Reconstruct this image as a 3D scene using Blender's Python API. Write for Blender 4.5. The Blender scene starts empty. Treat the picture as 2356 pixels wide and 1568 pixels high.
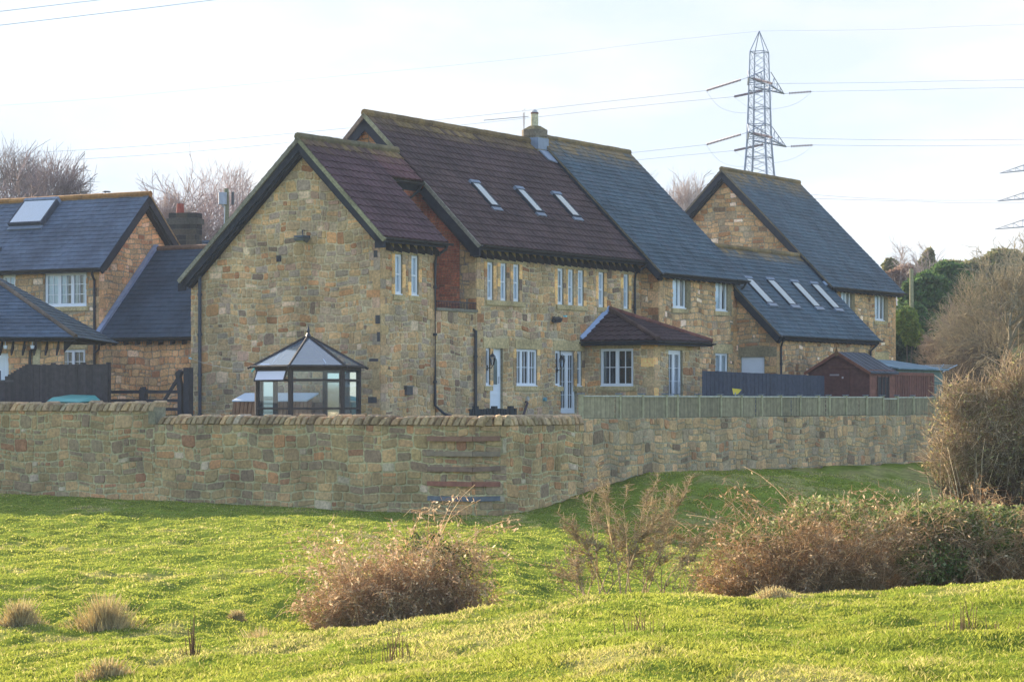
import bpy, math, random
import numpy as np
from mathutils import Vector
R = math.radians
# ---------------------------------------------------------------- camera, world, sun, exposure
scene = bpy.context.scene
COL = scene.collection
cam_d = bpy.data.cameras.new("camera"); cam = bpy.data.objects.new("camera", cam_d); COL.objects.link(cam)
cam_d.sensor_width = 36; cam_d.lens = 89.4; cam_d.shift_y = 0.0598
cam_d.clip_start = 0.5; cam_d.clip_end = 6000
cam.location = (0, 0, 0); cam.rotation_euler = (R(90), 0, 0)
scene.camera = cam
SUN_EL, SUN_AZ = 18.5, -36.0          # azimuth from +Y, negative = left
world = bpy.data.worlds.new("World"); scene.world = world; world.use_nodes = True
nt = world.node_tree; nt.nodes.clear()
def nn(t, **k):
    n = nt.nodes.new(t)
    for a, b in k.items(): setattr(n, a, b)
    return n
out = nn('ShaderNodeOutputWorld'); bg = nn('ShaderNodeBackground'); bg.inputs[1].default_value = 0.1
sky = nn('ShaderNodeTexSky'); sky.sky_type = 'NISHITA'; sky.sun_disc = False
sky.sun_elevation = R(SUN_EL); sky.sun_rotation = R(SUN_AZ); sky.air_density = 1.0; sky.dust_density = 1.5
tc = nn('ShaderNodeTexCoord'); mp = nn('ShaderNodeMapping'); mp.inputs['Scale'].default_value = (1, 1, 3.2)
nz = nn('ShaderNodeTexNoise'); nz.inputs['Scale'].default_value = 4.2; nz.inputs['Detail'].default_value = 5; nz.inputs['Roughness'].default_value = .5
rp = nn('ShaderNodeValToRGB'); rp.color_ramp.elements[0].position = .36; rp.color_ramp.elements[1].position = .58
rp.color_ramp.elements[0].color = (.93, .93, .93, 1)
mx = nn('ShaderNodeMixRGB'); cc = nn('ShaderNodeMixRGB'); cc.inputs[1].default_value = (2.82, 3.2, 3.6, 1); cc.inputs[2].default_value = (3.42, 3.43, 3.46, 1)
nz2 = nn('ShaderNodeTexNoise'); nz2.inputs['Scale'].default_value = 7.; nz2.inputs['Detail'].default_value = 6; nz2.inputs['Roughness'].default_value = .55
rp2 = nn('ShaderNodeValToRGB'); rp2.color_ramp.elements[0].position = .43; rp2.color_ramp.elements[1].position = .62
L = nt.links.new
L(tc.outputs['Generated'], mp.inputs[0]); L(mp.outputs[0], nz2.inputs['Vector']); L(nz2.outputs[0], rp2.inputs[0]); L(rp2.outputs[0], cc.inputs[0]); L(cc.outputs[0], mx.inputs[2]); L(mp.outputs[0], nz.inputs['Vector']); L(nz.outputs[0], rp.inputs[0])
sx = nn('ShaderNodeSeparateXYZ'); L(tc.outputs['Generated'], sx.inputs[0])
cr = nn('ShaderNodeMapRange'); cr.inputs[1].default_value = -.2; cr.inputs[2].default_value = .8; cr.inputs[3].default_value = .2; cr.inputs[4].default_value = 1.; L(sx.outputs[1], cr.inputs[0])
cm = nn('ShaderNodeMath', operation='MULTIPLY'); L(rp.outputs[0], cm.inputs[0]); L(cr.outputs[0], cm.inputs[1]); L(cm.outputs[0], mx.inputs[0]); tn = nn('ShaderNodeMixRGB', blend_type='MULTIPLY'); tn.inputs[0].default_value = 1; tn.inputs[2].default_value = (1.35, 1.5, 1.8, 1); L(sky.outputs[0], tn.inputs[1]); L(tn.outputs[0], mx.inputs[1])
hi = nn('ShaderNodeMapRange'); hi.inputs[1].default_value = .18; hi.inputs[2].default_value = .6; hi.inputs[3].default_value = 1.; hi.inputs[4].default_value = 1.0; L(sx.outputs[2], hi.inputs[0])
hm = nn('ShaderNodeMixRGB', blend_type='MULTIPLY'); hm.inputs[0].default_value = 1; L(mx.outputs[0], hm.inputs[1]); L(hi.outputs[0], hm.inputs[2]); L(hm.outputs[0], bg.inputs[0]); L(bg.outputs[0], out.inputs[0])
sd = bpy.data.lights.new("sun", 'SUN'); sun = bpy.data.objects.new("sun", sd); COL.objects.link(sun)
sd.energy = 5.0; sd.angle = R(0.6); sd.color = (1.0, 0.86, 0.68)
el, az = R(SUN_EL), R(SUN_AZ)
sdir = Vector((math.sin(az)*math.cos(el), math.cos(az)*math.cos(el), math.sin(el)))
sun.rotation_euler = sdir.to_track_quat('Z', 'Y').to_euler()
scene.view_settings.view_transform = 'Standard'; scene.view_settings.look = 'None'
scene.view_settings.exposure = 1.5; scene.view_settings.gamma = 1.0
scene.cycles.use_denoising = True
scene.cycles.max_bounces = 6; scene.cycles.transparent_max_bounces = 16
scene.render.film_transparent = False

# ---------------------------------------------------------------- frames
ANG = math.atan(3522/5850.)
Ux, Uy = math.sin(ANG), math.cos(ANG)         # along the terrace, away to the right
OX, OY = -1.1218, 79.068
HROT = math.atan2(Uy, Ux)
def H2W(s, q, z=0.0):                          # house frame (s along, q = behind the facade) -> world
    return Vector((OX + s*Ux - q*Uy, OY + s*Uy + q*Ux, z))
def px(x, y, Y):                               # point seen at photo position (x, y) at distance Y
    return Vector(((x-1178)/5850*Y, Y, (925-y)/5850*Y))

# ---------------------------------------------------------------- noise (numpy)
_rs = np.random.RandomState(7)
_tab = _rs.rand(256, 256)
def vnoise(x, y):
    x = np.asarray(x, float); y = np.asarray(y, float)
    xi = np.floor(x).astype(int); yi = np.floor(y).astype(int)
    fx = x-xi; fy = y-yi; fx = fx*fx*(3-2*fx); fy = fy*fy*(3-2*fy)
    a = _tab[xi & 255, yi & 255]; b = _tab[(xi+1) & 255, yi & 255]
    c = _tab[xi & 255, (yi+1) & 255]; d = _tab[(xi+1) & 255, (yi+1) & 255]
    return (a*(1-fx)+b*fx)*(1-fy)+(c*(1-fx)+d*fx)*fy

# ---------------------------------------------------------------- mesh builder
class MB:
    def __init__(self): self.v = []; self.f = []; self.c = []
    def face(self, pts, col=(.5, .5, .5)):
        n = len(self.v); self.v.extend([tuple(p) for p in pts]); self.f.append(tuple(range(n, n+len(pts)))); self.c.append(col)
    def idx(self, pts, faces, col):
        n = len(self.v); self.v.extend([tuple(p) for p in pts])
        for f in faces: self.f.append(tuple(n+i for i in f)); self.c.append(col)
    def box(self, pl, a0, a1, b0, b1, d0, d1, col=(.5, .5, .5)):
        P = [pl.p(a, b, d) for d in (d0, d1) for (a, b) in ((a0, b0), (a1, b0), (a1, b1), (a0, b1))]
        self.idx(P, [(3, 2, 1, 0), (4, 5, 6, 7), (0, 1, 5, 4), (1, 2, 6, 5), (2, 3, 7, 6), (3, 0, 4, 7)], col)
    def prism(self, pl, poly, d0, d1, col=(.5, .5, .5)):
        n = len(poly); P = [pl.p(a, b, d0) for a, b in poly]+[pl.p(a, b, d1) for a, b in poly]
        self.idx(P, [tuple(reversed(range(n))), tuple(range(n, 2*n))]+[(i, (i+1) % n, n+(i+1) % n, n+i) for i in range(n)], col)
    def tube(self, pts, rad, col=(.5, .5, .5), n=8, cap=True):
        pts = [Vector(p) for p in pts]; m = len(pts)
        rr = rad if isinstance(rad, (list, tuple)) else [rad]*m
        P = []
        up = Vector((0, 0, 1))
        for i, p in enumerate(pts):
            t = (pts[min(i+1, m-1)]-pts[max(i-1, 0)])
            if t.length < 1e-9: t = Vector((0, 0, 1))
            t.normalize()
            s = t.cross(up)
            if s.length < .05: s = t.cross(Vector((0, 1, 0.1)))
            s.normalize(); w = s.cross(t)
            for k in range(n):
                a = 2*math.pi*k/n; P.append(p+(s*math.cos(a)+w*math.sin(a))*rr[i])
        F = [(i*n+k, i*n+(k+1) % n, (i+1)*n+(k+1) % n, (i+1)*n+k) for i in range(m-1) for k in range(n)]
        if cap: F += [tuple(reversed(range(n))), tuple(range((m-1)*n, m*n))]
        self.idx(P, F, col)
    def build(self, name, m, parent=None, off=None, smooth=False):
        me = bpy.data.meshes.new(name)
        v = np.array(self.v, float).reshape(-1, 3)
        if off is not None: v = v-np.array(off)
        me.from_pydata(v.tolist(), [], self.f)
        ls = np.array([len(f) for f in self.f])
        c = np.ones((len(self.f), 4), np.float32); c[:, :3] = np.array(self.c, float)[:, :3]
        at = me.color_attributes.new(name='col', type='FLOAT_COLOR', domain='CORNER')
        at.data.foreach_set('color', np.repeat(c, ls, axis=0).ravel())
        if smooth: me.polygons.foreach_set('use_smooth', [True]*len(me.polygons))
        me.materials.append(m)
        o = bpy.data.objects.new(name, me); COL.objects.link(o)
        if parent is not None: o.parent = parent
        return o

class Pl:                                       # a plane: origin, A (right), B (up), N (outward)
    def __init__(s, o, A, B, N=None):
        s.o = Vector(o); s.A = Vector(A); s.B = Vector(B); s.N = Vector(N) if N else s.A.cross(s.B)
    def p(s, a, b, d=0.): return s.o+s.A*a+s.B*b+s.N*d
def facade(q): return Pl((0, q, 0), (1, 0, 0), (0, 0, 1))          # a = s
def gable(s): return Pl((s, 0, 0), (0, -1, 0), (0, 0, 1))           # a = p = -q
WORLD = Pl((0, 0, 0), (1, 0, 0), (0, 0, 1), (0, -1, 0))             # world X, Z, towards camera

def tag(o, label=None, cat=None, group=None, kind=None):
    if label: o['label'] = label
    if cat: o['category'] = cat
    if group: o['group'] = group
    if kind: o['kind'] = kind
    return o
class Thing:
    def __init__(s, name, label, cat, at, house=True, group=None):
        s.o = bpy.data.objects.new(name, None); COL.objects.link(s.o); s.o.empty_display_size = .3
        s.off = at
        if house: s.o.location = H2W(*at); s.o.rotation_euler = (0, 0, HROT)
        else: s.o.location = at
        tag(s.o, label, cat, group)
    def part(s, name, mb, m, parent=None, smooth=False, label=None):
        o = mb.build(name, m, parent or s.o, s.off, smooth)
        if label: o['label'] = label
        return o
def single(name, mb, m, label, cat, at, house=True, group=None, kind=None, smooth=False):
    o = mb.build(name, m, None, at, smooth)
    if house: o.location = H2W(*at); o.rotation_euler = (0, 0, HROT)
    else: o.location = at
    return tag(o, label, cat, group, kind)

# ---------------------------------------------------------------- materials
def mat(name, rough=.8, ns=8., na=.25, bump=0., bs=None, spec=.3, metal=0., trans=0., ns2=None, coat=None):
    m = bpy.data.materials.new(name); m.use_nodes = True; t = m.node_tree; N = t.nodes; K = t.links.new
    b = N['Principled BSDF']; b.inputs['Roughness'].default_value = rough; b.inputs['Metallic'].default_value = metal
    b.inputs['Specular IOR Level'].default_value = spec
    at = N.new('ShaderNodeAttribute'); at.attribute_name = 'col'
    tx = N.new('ShaderNodeTexCoord')
    n1 = N.new('ShaderNodeTexNoise'); n1.inputs['Scale'].default_value = ns; n1.inputs['Detail'].default_value = 5
    K(tx.outputs['Object'], n1.inputs['Vector'])
    mr = N.new('ShaderNodeMapRange'); mr.inputs[1].default_value = .3; mr.inputs[2].default_value = .7
    mr.inputs[3].default_value = 1-na; mr.inputs[4].default_value = 1+na; K(n1.outputs[0], mr.inputs[0])
    mu = N.new('ShaderNodeMixRGB'); mu.blend_type = 'MULTIPLY'; mu.inputs[0].default_value = 1
    K(at.outputs['Color'], mu.inputs[1]); K(mr.outputs[0], mu.inputs[2]); last = mu
    if ns2:
        n2 = N.new('ShaderNodeTexNoise'); n2.inputs['Scale'].default_value = ns2; n2.inputs['Detail'].default_value = 3
        K(tx.outputs['Object'], n2.inputs['Vector'])
        m2 = N.new('ShaderNodeMapRange'); m2.inputs[1].default_value = .35; m2.inputs[2].default_value = .65
        m2.inputs[3].default_value = .74; m2.inputs[4].default_value = 1.14; K(n2.outputs[0], m2.inputs[0])
        mv = N.new('ShaderNodeMixRGB'); mv.blend_type = 'MULTIPLY'; mv.inputs[0].default_value = 1
        K(mu.outputs[0], mv.inputs[1]); K(m2.outputs[0], mv.inputs[2]); last = mv
    K(last.outputs[0], b.inputs['Base Color'])
    if bump:
        n3 = N.new('ShaderNodeTexNoise'); n3.inputs['Scale'].default_value = bs or ns*2; n3.inputs['Detail'].default_value = 6
        K(tx.outputs['Object'], n3.inputs['Vector'])
        bp = N.new('ShaderNodeBump'); bp.inputs['Strength'].default_value = bump; bp.inputs['Distance'].default_value = .03
        K(n3.outputs[0], bp.inputs['Height']); K(bp.outputs[0], b.inputs['Normal'])
    if trans:
        tr = N.new('ShaderNodeBsdfTranslucent'); K(last.outputs[0], tr.inputs[0])
        ms = N.new('ShaderNodeMixShader'); ms.inputs[0].default_value = trans
        K(b.outputs[0], ms.inputs[1]); K(tr.outputs[0], ms.inputs[2]); K(ms.outputs[0], N['Material Output'].inputs[0])
    return m
M_stone = mat('rubble_stone', .92, 14, .28, .5, 30, .15, ns2=.9)
M_slate = mat('slate', .7, 6, .16, .25, 20, .22, ns2=.8)
M_tile = mat('concrete_tile', .85, 9, .2, .3, 40, .2, ns2=.9)
M_paint = mat('white_plastic', .35, 3, .03, spec=.4)
M_wood = mat('stained_wood', .75, 7, .22, .3, 25, .25)
M_black = mat('black_plastic', .45, 4, .1, spec=.4)
M_metal = mat('galvanised_steel', .55, 5, .12, spec=.5, metal=.3)
M_cloth = mat('curtain_fabric', .9, 6, .06)
M_leaf = mat('leaf', .75, 3, .15, trans=.4, spec=.08)
M_grass = mat('grass_blade', .9, .8, .12, trans=.5, spec=.03)
M_bark = mat('bark', .9, 9, .2, spec=.1)
M_twig = mat('dry_twig', .9, 9, .2, spec=.1, trans=.55)
M_dark = mat('dark_interior', .95, 2, .1, spec=.05)
M_earth = mat('turf', 1., 1.4, .25, .4, 8, .0, ns2=9)
def glass_mat(name, tint=(.75, .82, .85), ior=1.5, opaq=.25):
    m = bpy.data.materials.new(name); m.use_nodes = True; t = m.node_tree; N = t.nodes; K = t.links.new
    N.clear(); o = N.new('ShaderNodeOutputMaterial')
    fr = N.new('ShaderNodeFresnel'); fr.inputs[0].default_value = ior
    nz = N.new('ShaderNodeTexNoise'); nz.inputs['Scale'].default_value = 1.3
    bp = N.new('ShaderNodeBump'); bp.inputs['Strength'].default_value = .04; K(nz.outputs[0], bp.inputs['Height'])
    gl = N.new('ShaderNodeBsdfGlossy'); gl.inputs['Roughness'].default_value = .03; gl.inputs['Color'].default_value = (.86, .94, 1, 1); K(bp.outputs[0], gl.inputs['Normal'])
    tr = N.new('ShaderNodeBsdfTransparent'); tr.inputs[0].default_value = (*tint, 1)
    df = N.new('ShaderNodeBsdfDiffuse'); df.inputs[0].default_value = (.45, .52, .62, 1)
    m1 = N.new('ShaderNodeMixShader'); m1.inputs[0].default_value = opaq; K(tr.outputs[0], m1.inputs[1]); K(df.outputs[0], m1.inputs[2])
    m2 = N.new('ShaderNodeMixShader'); K(fr.outputs[0], m2.inputs[0]); K(m1.outputs[0], m2.inputs[1]); K(gl.outputs[0], m2.inputs[2])
    K(m2.outputs[0], o.inputs[0]); return m
M_glass = glass_mat('window_glass', (.95, .98, 1.), 1.75, .02)
M_roofglass = glass_mat('rooflight_glass', (.75, .88, 1.0), 6.5, .05)
M_gazglass = glass_mat('conservatory_glass', (.85, .9, .9), 1.6, .06)

# ---------------------------------------------------------------- palettes (real base colours)
ST_MAIN = [((.27, .24, .16), 7), ((.31, .26, .16), 7), ((.25, .235, .185), 5), ((.37, .29, .17), 4), ((.34, .22, .12), 1.8), ((.22, .125, .07), .9),
           ((.42, .38, .31), 1.2), ((.22, .22, .20), 3), ((.13, .115, .10), .8), ((.28, .23, .19), 2)]
ST_SLATE = [((.38, .30, .18), 6), ((.42, .34, .22), 4), ((.30, .20, .11), 2.6), ((.33, .27, .18), 5), ((.24, .15, .09), 1.6), ((.66, .62, .56), .6),
            ((.27, .25, .2), 1.5), ((.15, .12, .09), .5)]
ST_WARM = [((.42, .31, .19), 6), ((.48, .36, .23), 4), ((.38, .25, .15), 3), ((.34, .28, .19), 3), ((.28, .16, .1), 1), ((.52, .44, .36), 1.2)]
ST_YARD = [((.20, .18, .105), 7), ((.24, .21, .13), 6), ((.17, .16, .12), 5), ((.28, .225, .135), 4), ((.28, .18, .10), 1.3), ((.20, .125, .08), .8),
           ((.30, .31, .27), .8), ((.14, .13, .105), 1.4)]
DRESSED = (.56, .42, .21)
def jit(rng, a, b, c):
    k = rng.uniform(a, b); return tuple(x*k for x in c)
def mix3(a, b, t): return tuple(x*(1-t)+y*t for x, y in zip(a, b))
def pick(rng, pal):
    t = rng.random()*sum(w for _, w in pal)
    for c, w in pal:
        t -= w
        if t <= 0: break
    k = rng.uniform(.88, 1.12)*1.32
    c = mix3(c, (.30, .26, .18), .12)
    return tuple(max(.01, x*k*t_*rng.uniform(.97, 1.03)) for x, t_ in zip(c, (1.42, 1.07, .81)))

def clip(poly, outline):                         # convex clip, both CCW
    for i in range(len(outline)):
        (x0, y0), (x1, y1) = outline[i], outline[(i+1) % len(outline)]
        ex, ey = x1-x0, y1-y0
        res = []
        for k in range(len(poly)):
            p, q = poly[k], poly[(k+1) % len(poly)]
            dp = ex*(p[1]-y0)-ey*(p[0]-x0); dq = ex*(q[1]-y0)-ey*(q[0]-x0)
            if dp >= 0: res.append(p)
            if (dp >= 0) != (dq >= 0):
                t = dp/(dp-dq); res.append((p[0]+(q[0]-p[0])*t, p[1]+(q[1]-p[1])*t))
        poly = res
        if len(poly) < 3: return []
    return poly
def area(p): return .5*sum(p[i][0]*p[(i+1) % len(p)][1]-p[(i+1) % len(p)][0]*p[i][1] for i in range(len(p)))

def wall_base(mb, pl, outline, holes, col, d=0., inner=.45, reveal=(.3, .25, .16)):
    xs = sorted(set([p[0] for p in outline]+[h[0] for h in holes]+[h[1] for h in holes]))
    lo, hi = min(p[0] for p in outline), max(p[0] for p in outline)
    xs = [x for x in xs if lo-1e-6 <= x <= hi+1e-6]
    for x0, x1 in zip(xs, xs[1:]):
        if x1-x0 < 1e-5: continue
        cuts = sorted([(h[2], h[3]) for h in holes if h[0] < (x0+x1)/2 < h[1]])
        z = -50.; segs = []
        for a, b in cuts: segs.append((z, a)); z = b
        segs.append((z, 50.))
        for a, b in segs:
            pc = clip([(x0, a), (x1, a), (x1, b), (x0, b)], outline)
            if len(pc) > 2: mb.face([pl.p(u, v, d) for u, v in pc], col)
    for (a0, a1, b0, b1) in holes:
        k = .13
        for (p0, p1) in (((a0, b0), (a1, b0)), ((a1, b0), (a1, b1)), ((a1, b1), (a0, b1)), ((a0, b1), (a0, b0))):
            mb.face([pl.p(*p0, d), pl.p(*p1, d), pl.p(*p1, d-k), pl.p(*p0, d-k)], reveal)
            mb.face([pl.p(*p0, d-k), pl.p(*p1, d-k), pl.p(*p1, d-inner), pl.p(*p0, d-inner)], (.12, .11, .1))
        mb.face([pl.p(a0, b0, d-inner), pl.p(a1, b0, d-inner), pl.p(a1, b1, d-inner), pl.p(a0, b1, d-inner)], (.05, .048, .045))  # near-black back and dark sides, gloom of the unlit room painted in

def stones(mb, pl, outline, block, pal, seed, hr=(.17, .38), wr=(.16, .46), mortar=.014, dep=(.010, .027), wob=.034, d=0., big=1.):
    rng = random.Random(seed)
    amin, amax = min(p[0] for p in outline), max(p[0] for p in outline)
    bmin, bmax = min(p[1] for p in outline), max(p[1] for p in outline)
    def W(a, b):
        return (a+wob*.8*math.sin(b*3.1+seed+math.sin(a*1.7)), b+wob*(math.sin(a*2.3+seed)+.7*math.sin(a*5.1+b*2.7+seed*1.7)))
    cells = []; b = bmin-.05
    while b < bmax:
        h = rng.uniform(*hr)*big; a = amin-rng.uniform(0, .3)
        while a < amax:
            w = rng.uniform(*wr)*big*(1.25 if rng.random() < .15 else 1.)
            r = rng.random()
            if h > .25*big and r < .68:
                f = rng.uniform(.36, .64); cells.append((a, a+w, b, b+h*f))
                if rng.random() < .45:
                    g = rng.uniform(.4, .6); cells += [(a, a+w*g, b+h*f, b+h), (a+w*g, a+w, b+h*f, b+h)]
                else: cells.append((a, a+w, b+h*f, b+h))
            else:
                w *= 1 if h > .25*big else 1.1; cells.append((a, a+w, b, b+h))
            a += w
        b += h
    for c in cells:
        parts = [c]
        for B in block:
            nx = []
            for (a0, a1, b0, b1) in parts:
                if a1 <= B[0] or a0 >= B[1] or b1 <= B[2] or b0 >= B[3]: nx.append((a0, a1, b0, b1)); continue
                opts = [(a0, B[0], b0, b1), (B[1], a1, b0, b1), (a0, a1, b0, B[2]), (a0, a1, B[3], b1)]
                opts = [o for o in opts if o[1]-o[0] > .05 and o[3]-o[2] > .045]
                if opts: nx.append(max(opts, key=lambda o: (o[1]-o[0])*(o[3]-o[2])))
            parts = nx
        for (a0, a1, b0, b1) in parts:
            w, h = a1-a0, b1-b0; g = mortar*rng.uniform(.6, 1.5)
            if w < .05 or h < .04: continue
            x0, x1, y0, y1 = a0+g, a1-g, b0+g, b1-g
            def cr(): return min(w, h)*rng.uniform(.04, .24)
            c1, c2, c3, c4 = cr(), cr(), cr(), cr()
            P = [(x0+c1, y0), (x1-c2, y0), (x1, y0+c2*.8), (x1, y1-c3), (x1-c3, y1), (x0+c4, y1), (x0, y1-c4*.8), (x0, y0+c1)]
            P = [W(x+rng.uniform(-.006, .006), y+rng.uniform(-.006, .006)) for x, y in P]
            P = clip(P, outline)
            if len(P) < 3 or area(P) < .0025: continue
            n = len(P); cx = sum(p[0] for p in P)/n; cy = sum(p[1] for p in P)/n
            dd = rng.uniform(*dep); k = rng.uniform(.86, .94); tx, ty = rng.uniform(-.03, .03), rng.uniform(-.05, .05)
            V = [pl.p(x, y, d) for x, y in P]+[pl.p(cx+(x-cx)*k, cy+(y-cy)*k, d+dd+tx*(x-cx)+ty*(y-cy)) for x, y in P]
            mb.idx(V, [tuple(range(n, 2*n))]+[(i, (i+1) % n, n+(i+1) % n, n+i) for i in range(n)], pick(rng, pal))

def dressed(mb, pl, a0, a1, b0, b1, rng, d1=.028, col=DRESSED, joints=None):
    cs = [a0]+(joints or [])+[a1]
    for x0, x1 in zip(cs, cs[1:]):
        k = rng.uniform(.9, 1.08)
        mb.box(pl, x0+.004, x1-.004, b0, b1, -.05, d1, tuple(c*k for c in col))
def quoins(mb, pl, a, side, b0, b1, rng, pal, d1=.03):
    """alternating corner stones at a; side=+1 goes right, -1 goes left. returns blocked rects"""
    bl = []; b = b0; k = 0
    while b < b1-.1:
        h = min(rng.uniform(.22, .34), b1-b); w = (.42 if k % 2 else .24)*rng.uniform(.9, 1.15)
        x0, x1 = (a, a+w) if side > 0 else (a-w, a)
        mb.box(pl, x0+.006, x1-.006, b+.006, b+h-.006, -.02, d1*rng.uniform(.7, 1.1), pick(rng, pal))
        bl.append((x0, x1, b, b+h)); b += h; k += 1
    return bl

# ---------------------------------------------------------------- windows and doors
WHITE = (.80, .80, .80)
def window(T, pl, a0, a1, b0, b1, cols=(1,), rows=2, bars=0, d=0., inset=.045, curtain=None, sill=True, fw=.05, name='window', toplight=False, sillcol=DRESSED, label=None):
    """cols: relative widths of the casements; rows: panes high; bars: panes wide in each casement"""
    mb = MB(); z = d-inset
    mb.box(pl, a0, a1, b0, b0+fw, z-.06, z, WHITE); mb.box(pl, a0, a1, b1-fw, b1, z-.06, z, WHITE)
    mb.box(pl, a0, a0+fw, b0+fw, b1-fw, z-.06, z, WHITE); mb.box(pl, a1-fw, a1, b0+fw, b1-fw, z-.06, z, WHITE)
    tot = float(sum(cols)); x = a0+fw; Wd = (a1-a0-2*fw)
    for i, c in enumerate(cols):
        x1 = x+Wd*c/tot; s = .035
        if i: mb.box(pl, x-.025, x+.025, b0+fw, b1-fw, z-.055, z+.004, WHITE)
        xa, xb, ya, yb = x+(.025 if i else 0), x1-(.025 if i < len(cols)-1 else 0), b0+fw, b1-fw
        zz = z+.012
        mb.box(pl, xa, xb, ya, ya+s, z-.05, zz, WHITE); mb.box(pl, xa, xb, yb-s, yb, z-.05, zz, WHITE)
        mb.box(pl, xa, xa+s, ya+s, yb-s, z-.05, zz, WHITE); mb.box(pl, xb-s, xb, ya+s, yb-s, z-.05, zz, WHITE)
        for r in range(1, rows):
            yy = ya+(yb-ya)*r/rows; t = .022 if rows == 2 and bars == 0 else .012
            mb.box(pl, xa+s, xb-s, yy-t, yy+t, z-.04, z-.008, WHITE)
        nb = bars if isinstance(bars, int) else bars[i]
        for r in range(1, nb):
            xx = xa+(xb-xa)*r/nb; mb.box(pl, xx-.011, xx+.011, ya+s, yb-s, z-.039, z-.01, WHITE)
        x = x1
    w = T.part(name, mb, M_paint, label=label)
    g = MB(); g.face([pl.p(a0+fw, b0+fw, z-.032), pl.p(a1-fw, b0+fw, z-.032), pl.p(a1-fw, b1-fw, z-.032), pl.p(a0+fw, b1-fw, z-.032)], (.5,)*3)
    T.part('pane', g, M_glass, w)
    if curtain:
        for (f0, f1, c) in curtain:
            cm = MB(); x0 = a0+fw+(a1-a0-2*fw)*f0; x1 = a0+fw+(a1-a0-2*fw)*f1; n = max(4, int((x1-x0)/.035))
            for k in range(n):
                u0, u1 = x0+(x1-x0)*k/n, x0+(x1-x0)*(k+1)/n
                e0 = z-.065-.012*math.sin(k*2.1); e1 = z-.065-.012*math.sin((k+1)*2.1)
                cm.face([pl.p(u0, b0+.03, e0), pl.p(u1, b0+.03, e1), pl.p(u1, b1-.03, e1), pl.p(u0, b1-.03, e0)], c)
            T.part('curtain', cm, M_cloth, w)
    if sill:
        s = MB(); s.box(pl, a0-.1, a1+.1, b0-.16, b0-.012, -.08+d, .055+d, sillcol); T.part('sill', s, M_stone, w)
        s = MB(); s.box(pl, a0, a1, b0-.012, b0+.02, z-.02, d+.02, WHITE); T.part('cill_strip', s, M_paint, w)
    return w
NET = (.86, .91, .95)

def gutter(T, a0, a1, q, z, parent=None, axis='s', r=.058, name='gutter'):
    mb = MB(); P = []
    n = 7
    def pt(a, u, w): return (a, q+u, z+w) if axis == 's' else (q+u, a, z+w)
    prof = [(r*math.cos(t), r*math.sin(t)) for t in [math.pi+math.pi*k/n for k in range(n+1)]]
    prof2 = [(r*.82*math.cos(t), r*.82*math.sin(t)) for t in [math.pi+math.pi*k/n for k in range(n+1)]][::-1]
    pr = prof+prof2; m = len(pr)
    V = [pt(a, u, w) for a in (a0, a1) for u, w in pr]
    mb.idx(V, [(k, (k+1) % m, m+(k+1) % m, m+k) for k in range(m)]+[tuple(range(m)), tuple(range(m, 2*m))], (.03, .03, .034))
    k = a0+.3
    while k < a1:
        V = [pt(k+e, u*1.15, w*1.15) for e in (0, .04) for u, w in prof]
        mm = len(prof); mb.idx(V, [(j, (j+1) % mm, mm+(j+1) % mm, mm+j) for j in range(mm-1)]+[tuple(range(mm)), tuple(range(mm, 2*mm))], (.03, .03, .034)); k += .9
    return T.part(name, mb, M_black, parent)
def downpipe(T, pts, r=.04, col=(.032, .032, .036)):
    mb = MB(); P = [Vector(p) for p in pts]
    mb.tube(P, r, col, 8)
    for a, b in zip(P, P[1:]):
        if abs(a.z-b.z) > 1.2:
            n = int(abs(a.z-b.z)/1.1)
            for k in range(n):
                c = a.lerp(b, (k+.5)/n); mb.tube([c-Vector((0, 0, .04)), c+Vector((0, 0, .04))], r*1.35, col, 8)
    return T.part('downpipe', mb, M_black)
def rafters(mb, a0, a1, q, z, over, step=.42, axis='s', sgn=-1, drop=.26):
    a = a0+.15
    while a < a1-.1:
        for e in (0,):
            if axis == 's': V = [(a+w, q+sgn*d, z+h) for w in (0, .05) for (d, h) in ((0, 0), (over-.03, -(over)+.02), (over-.03, -over-.1), (0, -drop-.06))]
            else: V = [(q+sgn*d, a+w, z+h) for w in (0, .05) for (d, h) in ((0, 0), (over-.03, -(over)+.02), (over-.03, -over-.1), (0, -drop-.06))]
            mb.idx(V, [(0, 1, 2, 3), (7, 6, 5, 4), (0, 4, 5, 1), (1, 5, 6, 2), (2, 6, 7, 3), (3, 7, 4, 0)], (.035, .03, .028))
        a += step

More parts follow.
